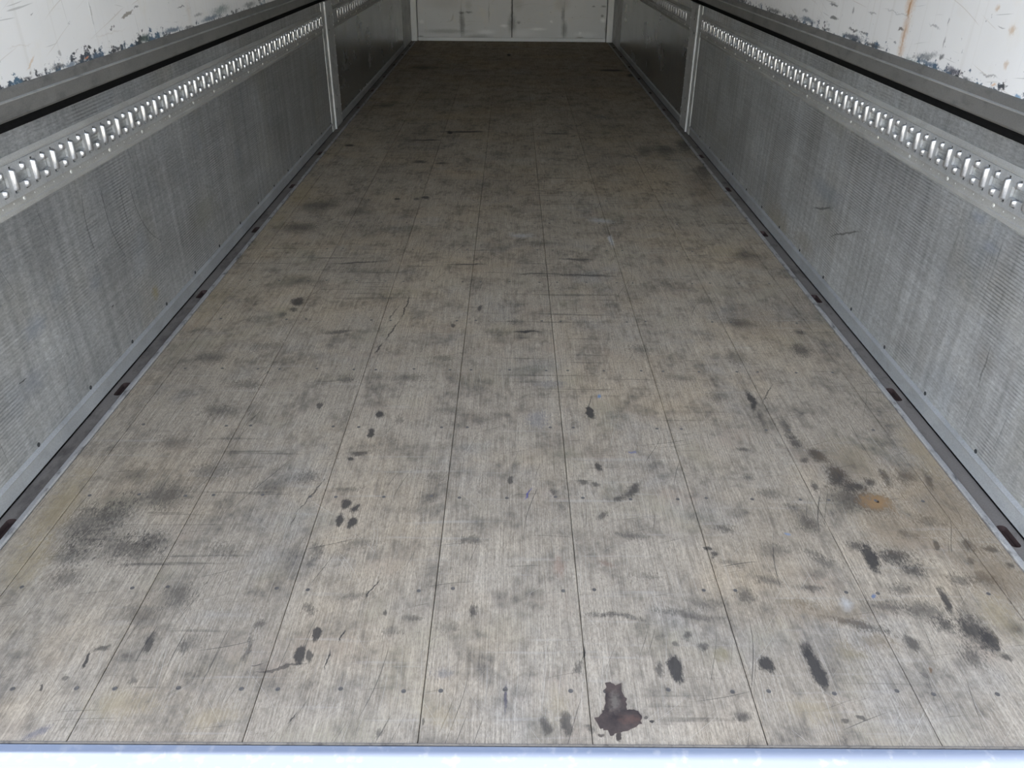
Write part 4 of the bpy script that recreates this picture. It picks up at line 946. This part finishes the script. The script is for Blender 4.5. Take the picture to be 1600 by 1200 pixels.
# ---------------------------------------------------------------- wing walls above the gates
sill_rail_mat = metal_mat('wing_rail_grey', (0.155, 0.152, 0.143), 0.5, 0.15, 0.6, (0.07, 0.07, 0.068), 26.0, 0.5)
rubber_mat = plain('rubber_black', (0.006, 0.006, 0.006), 0.85, spec=0.05)
bead_mat = metal_mat('wing_bead', (0.40, 0.40, 0.385), 0.45, 0.4, 0.6, (0.14, 0.14, 0.13), 40.0, 0.3)
WL = paint_mat('wing_lining_left', stains=[
    (2.7538, 0.9802, 0.2, 0.0516, 0.0063, 0.85, 0.3, 0.8, (0.22, 0.2, 0.17)),
    (2.8303, 0.9939, 0, 0.0197, 0.0036, 0.7, 0.5, 1.0, (0.1, 0.1, 0.11)),
    (2.2105, 1.029, 0, 0.0107, 0.0021, 0.7, 0.5, 1.0, (0.1, 0.1, 0.11)),
    (3.2198, 0.9639, 0, 0.038, 0.0031, 0.7, 0.5, 1.0, (0.1, 0.1, 0.11)),
    (2.6226, 0.9515, 0, 0.0086, 0.0035, 0.8, 0.4, 0.6, (0.07, 0.072, 0.078)),
    (2.6455, 0.9527, 0, 0.0087, 0.0035, 0.8, 0.4, 0.6, (0.07, 0.072, 0.078)),
    (2.6296, 0.9561, 0, 0.0065, 0.0026, 0.7, 0.4, 0.6, (0.07, 0.072, 0.078)),
    (2.2736, 0.8956, 0, 0.0433, 0.0078, 0.85, 0.7, 1.6, (0.07, 0.072, 0.078)),
    (2.3355, 0.8915, 0, 0.0455, 0.0072, 0.8, 0.7, 1.6, (0.09, 0.13, 0.18)),
    (2.4059, 0.8965, 0, 0.0443, 0.0049, 0.7, 0.8, 1.8, (0.07, 0.072, 0.078)),
    (2.5005, 0.894, 0, 0.0516, 0.0076, 0.85, 0.7, 1.6, (0.09, 0.13, 0.18)),
    (2.4358, 0.8941, 0, 0.0132, 0.0033, 0.8, 0.5, 1, (0.5, 0.2, 0.1)),
    (2.6443, 0.8932, 0, 0.0308, 0.0045, 0.8, 0.6, 1.2, (0.07, 0.072, 0.078)),
    (2.1187, 0.8926, 0, 0.0205, 0.0044, 0.7, 0.6, 1.2, (0.07, 0.072, 0.078)),
    (2.0331, 0.8871, 0, 0.0299, 0.0035, 0.8, 0.7, 1.4, (0.07, 0.072, 0.078)),
    (2.8495, 0.8986, 0, 0.0455, 0.0133, 0.85, 0.7, 1.5, (0.07, 0.1, 0.09)),
    (2.9207, 0.8904, 0, 0.0371, 0.0059, 0.8, 0.6, 1.3, (0.09, 0.13, 0.18)),
    (3.0992, 0.8951, 0, 0.1007, 0.0093, 0.85, 0.7, 1.6, (0.09, 0.13, 0.18)),
    (3.2595, 0.8911, 0, 0.0521, 0.0076, 0.75, 0.7, 1.4, (0.07, 0.072, 0.078)),
    (3.5194, 0.8973, 0, 0.128, 0.0093, 0.85, 0.7, 1.6, (0.09, 0.13, 0.18)),
    (3.6506, 0.9141, 0, 0.121, 0.0191, 0.7, 0.9, 2.2, (0.07, 0.12, 0.12)),
    (3.3817, 0.9215, 0, 0.0488, 0.0066, 0.6, 0.8, 1.6, (0.1, 0.1, 0.11)),
    (4.0635, 0.9028, 0, 0.0989, 0.0106, 0.7, 0.8, 1.6, (0.07, 0.072, 0.078)),
    (2.1459, 0.9248, 0.5, 0.0297, 0.0029, 0.7, 0.4, 0.8, (0.55, 0.42, 0.3)),
    (2.2975, 0.9259, 0, 0.0101, 0.0046, 0.5, 0.5, 1.0, (0.1, 0.1, 0.11)),
    (2.3914, 0.9252, 0, 0.0109, 0.0024, 0.6, 0.5, 1.0, (0.1, 0.1, 0.11)),
    (2.5213, 1.0044, 0, 0.0049, 0.0325, 0.6, 0.5, 1, (0.35, 0.35, 0.34)),
    (3.2848, 0.9368, 0, 0.0264, 0.0429, 0.3, 0.9, 1.8, (0.5, 0.42, 0.32)),
    (2.1149, 0.966, 0, 0.0573, 0.0021, 0.4, 0.7, 1.5, (0.5, 0.45, 0.4)),
    (2.6036, 0.9412, 0, 0.1274, 0.0026, 0.35, 0.7, 1.5, (0.5, 0.45, 0.4)),
], low=SILL_HI)
WR = paint_mat('wing_lining_right', stains=[
    (2.6699, 1.0348, 0, 0.0353, 0.0341, 0.6, 0.9, 1.6, (0.48, 0.27, 0.12)),
    (2.6653, 0.9659, 0, 0.0268, 0.0525, 0.5, 0.9, 1.8, (0.48, 0.27, 0.12)),
    (2.6623, 0.9062, 0, 0.027, 0.0269, 0.45, 0.9, 1.8, (0.48, 0.27, 0.12)),
    (2.6725, 1.024, 0, 0.0067, 0.0308, 0.8, 0.5, 0.9, (0.35, 0.18, 0.07)),
    (2.6675, 0.9385, 0, 0.0067, 0.0443, 0.55, 0.5, 0.9, (0.42, 0.24, 0.12)),
    (2.6984, 0.9588, 0, 0.0206, 0.0053, 0.85, 0.5, 1.0, (0.09, 0.07, 0.06)),
    (2.7193, 0.9214, 0, 0.0093, 0.0045, 0.7, 0.5, 1.0, (0.1, 0.1, 0.11)),
    (2.1877, 1.0615, 0, 0.0105, 0.0097, 0.55, 0.7, 1.5, (0.42, 0.25, 0.1)),
    (2.0946, 1.0231, 0, 0.0168, 0.0136, 0.55, 0.8, 1.8, (0.42, 0.25, 0.1)),
    (2.0794, 0.9488, 0, 0.0099, 0.0112, 0.5, 0.8, 1.6, (0.42, 0.25, 0.1)),
    (2.104, 0.8943, 0, 0.0146, 0.0036, 0.6, 0.6, 1.2, (0.6, 0.3, 0.1)),
    (3.3061, 0.9822, 0, 0.0469, 0.0053, 0.75, 0.5, 1, (0.07, 0.072, 0.078)),
    (3.2812, 0.9407, 0, 0.0464, 0.0064, 0.8, 0.5, 1, (0.07, 0.072, 0.078)),
    (3.6175, 0.9334, 0, 0.0399, 0.0059, 0.6, 0.7, 1.4, (0.1, 0.1, 0.11)),
    (3.5658, 0.9023, 0, 0.1011, 0.0106, 0.85, 0.7, 1.6, (0.09, 0.13, 0.18)),
    (4.0429, 0.8993, 0, 0.1185, 0.0106, 0.85, 0.7, 1.6, (0.07, 0.072, 0.078)),
    (3.7513, 0.8969, 0, 0.1028, 0.0086, 0.8, 0.7, 1.6, (0.07, 0.072, 0.078)),
    (3.0742, 0.9208, 0, 0.0529, 0.0051, 0.8, 0.6, 1.3, (0.07, 0.072, 0.078)),
    (3.0659, 0.8967, 0, 0.0995, 0.0112, 0.9, 0.6, 1.4, (0.06, 0.075, 0.1)),
    (2.9735, 0.9214, 0, 0.0386, 0.0039, 0.7, 0.6, 1.3, (0.07, 0.072, 0.078)),
    (2.8726, 0.8932, 0, 0.0881, 0.0058, 0.85, 0.7, 1.5, (0.07, 0.072, 0.078)),
    (3.3237, 0.8944, 0, 0.0273, 0.0055, 0.7, 0.5, 1.0, (0.1, 0.1, 0.11)),
    (2.4962, 0.9101, -0.2, 0.0677, 0.0118, 0.8, 0.7, 1.8, (0.16, 0.17, 0.18)),
    (2.4713, 0.8961, 0, 0.0706, 0.0076, 0.85, 0.7, 1.6, (0.09, 0.13, 0.18)),
    (2.4032, 0.9226, 0, 0.0148, 0.0097, 0.8, 0.5, 1.0, (0.07, 0.072, 0.078)),
    (2.4091, 0.9584, 0, 0.0055, 0.016, 0.6, 0.5, 1.0, (0.1, 0.1, 0.11)),
    (2.4125, 1.0087, 0, 0.0037, 0.0109, 0.6, 0.5, 1.0, (0.1, 0.1, 0.11)),
    (2.3223, 0.8943, 0, 0.0524, 0.0111, 0.8, 0.7, 1.8, (0.1, 0.1, 0.12)),
    (2.2417, 0.8905, 0, 0.0295, 0.0039, 0.75, 0.7, 1.4, (0.07, 0.072, 0.078)),
    (2.5701, 0.8821, 0, 0.0844, 0.0088, 0.6, 0.8, 1.8, (0.1, 0.16, 0.16)),
    (1.9931, 0.8897, 0, 0.0185, 0.0055, 0.85, 0.6, 1.3, (0.1, 0.22, 0.36)),
    (2.1398, 0.9128, 0, 0.045, 0.0029, 0.55, 0.7, 1.5, (0.1, 0.1, 0.11)),
    (2.4873, 0.9913, 0, 0.0351, 0.0032, 0.5, 0.7, 1.4, (0.1, 0.1, 0.11)),
    (2.1459, 1.0264, 0, 0.0175, 0.0021, 0.5, 0.5, 1.0, (0.1, 0.1, 0.11)),
    (3.107, 0.9755, 0, 0.0089, 0.0121, 0.6, 0.5, 1.0, (0.1, 0.1, 0.11)),
    (2.938, 0.9844, 0, 0.0375, 0.0029, 0.5, 0.5, 1.0, (0.1, 0.1, 0.11)),
    (2.7578, 1.0023, 0, 0.0946, 0.0027, 0.3, 0.5, 1.0, (0.1, 0.1, 0.11)),
], low=SILL_HI)
for side, nm, mt in ((-1, 'wall_left', WL), (1, 'wall_right', WR)):
    X = lambda d: side * (WX - d)
    bm = bmesh.new()
    box(bm, X(-0.0605), X(-0.085), OPEN, Y1 + 0.07, -0.15, ROOF)  # skin carried down behind the gates, added to block sun leaks
    box(bm, X(-0.03), X(-0.0605), OPEN, Y1, SILL_LO, ROOF)
    w = struct(obj(nm, bm, mt))
    w['label'] = 'white painted wing wall above the %s side gates, with an added sun-blocking skin behind them' % ('left' if side < 0 else 'right')
    joints = [OPEN, 2.516 if side < 0 else 2.0] 
    joints = [OPEN] + ([2.516 + 1.22 * i for i in range(7)] if side < 0 else [2.66 - 1.22 + 1.22 * i for i in range(8)])
    joints = [j for j in joints if j < Y1 - 0.3] + [Y1]
    for a, b in zip(joints, joints[1:]):
        bm = bmesh.new()
        box(bm, X(0.0), X(-0.0295), a + 0.0004, b - 0.0004, SILL_HI, ROOF - 0.002, 0.0003)
        obj('lining_panel', bm, mt, w)
    bm = bmesh.new()
    sweep(bm, [(X(d), z) for d, z in ((-0.029, SILL_LO), (0.006, SILL_LO), (0.010, SILL_LO + 0.006), (0.010, 0.857), (0.006, 0.861), (0.004, 0.880), (0.0005, 0.8865), (-0.029, 0.8820))], OPEN, Y1)
    obj('bottom_rail', bm, sill_rail_mat, w)
    bm = bmesh.new()
    sweep(bm, [(X(d), z) for d, z in ((0.0095, 0.8568), (0.0118, 0.858), (0.0118, 0.8602), (0.0055, 0.8622))], OPEN, Y1)
    obj('bead', bm, bead_mat, w)
    bm = bmesh.new()
    sweep(bm, [(X(d), z) for d, z in ((-0.029, GATE_TOP + 0.001), (0.002, GATE_TOP + 0.001), (0.006, 0.799), (0.005, 0.808), (0.0075, 0.8155), (-0.029, 0.8155))], OPEN, Y1)
    o = obj('gasket', bm, rubber_mat, w); o['label'] = 'black rubber seal'

# ---------------------------------------------------------------- front wall
FW = paint_mat('front_wall_paint', stains=[
    (-0.597, 0.3097, 0.0, 0.036, 0.018, 0.8, 0.8, 1.6, (0.1, 0.1, 0.1)),
    (-0.5163, 0.3176, 0.0, 0.054, 0.0135, 0.7, 0.8, 1.6, (0.1, 0.1, 0.1)),
    (-0.5838, 0.1842, 0.0, 0.027, 0.1529, 0.6, 0.8, 1.6, (0.1, 0.1, 0.1)),
    (-0.6074, 0.2137, 0.0, 0.0225, 0.1619, 0.5, 0.8, 1.6, (0.1, 0.1, 0.1)),
    (-0.2746, 0.3195, 0.0, 0.009, 0.1169, 0.4, 0.8, 1.6, (0.1, 0.1, 0.1)),
    (0.0003, 0.1887, 0.0, 0.054, 0.1349, 0.6, 0.8, 1.6, (0.1, 0.1, 0.1)),
    (-0.0011, 0.3656, 0.0, 0.0135, 0.2698, 0.7, 0.8, 1.6, (0.1, 0.1, 0.1)),
    (0.6045, 0.297, 0.0, 0.0225, 0.0989, 0.6, 0.8, 1.6, (0.1, 0.1, 0.1)),
    (0.6272, 0.134, 0.0, 0.0405, 0.1079, 0.6, 0.8, 1.6, (0.1, 0.1, 0.1)),
    (0.8186, 0.0498, 0.0, 0.054, 0.009, 0.8, 0.8, 1.6, (0.1, 0.1, 0.1)),
    (1.1296, 0.1678, 0.0, 0.0225, 0.0899, 0.6, 0.8, 1.6, (0.1, 0.1, 0.1)),
    (1.0731, 0.2889, 0.0, 0.018, 0.018, 0.8, 0.8, 1.6, (0.1, 0.1, 0.1)),
    (1.0826, 0.3915, 0.0, 0.036, 0.0135, 0.7, 0.8, 1.6, (0.1, 0.1, 0.1)),
    (0.962, 0.3935, 0.0, 0.0225, 0.009, 0.7, 0.8, 1.6, (0.1, 0.1, 0.1)),
    (0.0811, 0.2117, 0.0, 0.027, 0.018, 0.6, 0.8, 1.6, (0.1, 0.1, 0.1)),
    (-0.097, 0.1731, 0.0, 0.045, 0.018, 0.8, 0.8, 1.6, (0.75, 0.76, 0.77)),
    (0.3098, 0.139, 0.0, 0.1169, 0.018, 0.8, 0.8, 1.6, (0.74, 0.75, 0.76)),
    (0.1315, 0.0926, 0.0, 0.1799, 0.054, 0.45, 0.8, 1.6, (0.7, 0.71, 0.72)),
    (-0.3086, 0.1042, 0.0, 0.1169, 0.027, 0.7, 0.8, 1.6, (0.72, 0.73, 0.74)),
    (0.8162, 0.098, 0.0, 0.0225, 0.0225, 0.85, 0.8, 1.6, (0.8, 0.8, 0.8)),
    (0.4698, 0.2221, 0.0, 0.0225, 0.018, 0.8, 0.8, 1.6, (0.78, 0.78, 0.78)),
    (1.0842, 0.2417, 0.0, 0.036, 0.027, 0.8, 0.8, 1.6, (0.78, 0.78, 0.78)),
    (-1.0772, 0.21, 0.0, 0.0315, 0.0225, 0.7, 0.8, 1.6, (0.7, 0.7, 0.7)),
    (0.8822, 0.0834, 0.0, 0.1799, 0.036, 0.5, 0.8, 1.6, (0.7, 0.71, 0.72)),
    (-0.5149, 0.3907, 0.0, 0.045, 0.072, 0.3, 0.8, 1.6, (0.25, 0.24, 0.2)),
    (0.0627, 0.4097, 0.0, 0.0809, 0.0899, 0.35, 0.8, 1.6, (0.26, 0.24, 0.2)),
    (0.5919, 0.4139, 0.0, 0.1079, 0.0899, 0.3, 0.8, 1.6, (0.27, 0.25, 0.21)),
    (-0.7809, 0.108, 0.0, 0.3148, 0.027, 0.4, 0.8, 1.6, (0.1, 0.1, 0.1)),
    (-0.8027, 0.4175, 0.0, 0.2698, 0.0899, 0.25, 0.8, 1.6, (0.3, 0.28, 0.25)),
    (-1.0937, 0.0378, 0.0, 0.036, 0.027, 0.6, 0.8, 1.6, (0.1, 0.1, 0.1)),
    (-0.4071, 0.0508, 0.0, 0.1799, 0.027, 0.4, 0.8, 1.6, (0.1, 0.1, 0.1)),
], plane='XZ', base=(0.54, 0.55, 0.565))
FP = paint_mat('front_post_paint', base=(0.62, 0.63, 0.64), scuff=False)
bm = bmesh.new()
box(bm, -1.27, 1.27, Y1 + 0.031, Y1 + 0.07, -0.15, ROOF)
wf = struct(obj('wall_front', bm, gap_mat))
wf['label'] = 'dirty white panelled front wall at the closed end'
xs = [-1.128, -0.602, 0.0, 0.62, 1.128]
for a, b in zip(xs, xs[1:]):
    bm = bmesh.new()
    g0 = 0.004 if abs(a) < 0.1 else 0.0012
    box(bm, a + (0.004 if a in (xs[0], 0.0) else 0.0008), b - (0.004 if b in (xs[-1], 0.0) else 0.0008), Y1 + 0.006, Y1 + 0.031, 0.042, ROOF - 0.002, 0.002)
    obj('wall_panel', bm, FW, wf)
bm = bmesh.new()
box(bm, -1.126, 1.126, Y1 + 0.001, Y1 + 0.031, 0.001, 0.0415, 0.003)
obj('bottom_rail', bm, FP, wf)
for s in (-1, 1):
    bm = bmesh.new()
    box(bm, s * 1.1305, s * 1.205, Y1 - 0.03, Y1 + 0.031, 0.0, ROOF - 0.002, 0.006)
    o = obj('corner_post', bm, FP, wf)
    bm = bmesh.new()
    box(bm, s * WX, s * (WX + 0.03), FARY + 0.002, Y1, 0.0, GATE_TOP, 0.002)
    obj('side_pillar', bm, post_mat, wf)
    for k in range(14):
        o = inst('rivet', pip_src, wf, (s * 1.168, Y1 - 0.030, 0.08 + k * 0.16), (0, 0, -math.pi / 2))

# ---------------------------------------------------------------- roof and ground outside
bm = bmesh.new()
box(bm, -1.27, 1.27, OPEN, Y1 + 0.07, ROOF, ROOF + 0.05)
ce = struct(obj('ceiling', bm, paint_mat('ceiling_paint', base=(0.10, 0.10, 0.10), scuff=False)))
ce['label'] = 'grey roof of the cargo box, above the picture'
bm = bmesh.new()
bmesh.ops.create_grid(bm, x_segments=2, y_segments=2, size=60.0)
gr = struct(obj('ground', bm, plain('yard_asphalt', (0.13, 0.13, 0.13), 0.9, 0.0, 0.15, 3.0), loc=(0, 0, -1.12)))
gr['label'] = 'grey asphalt yard under the truck'
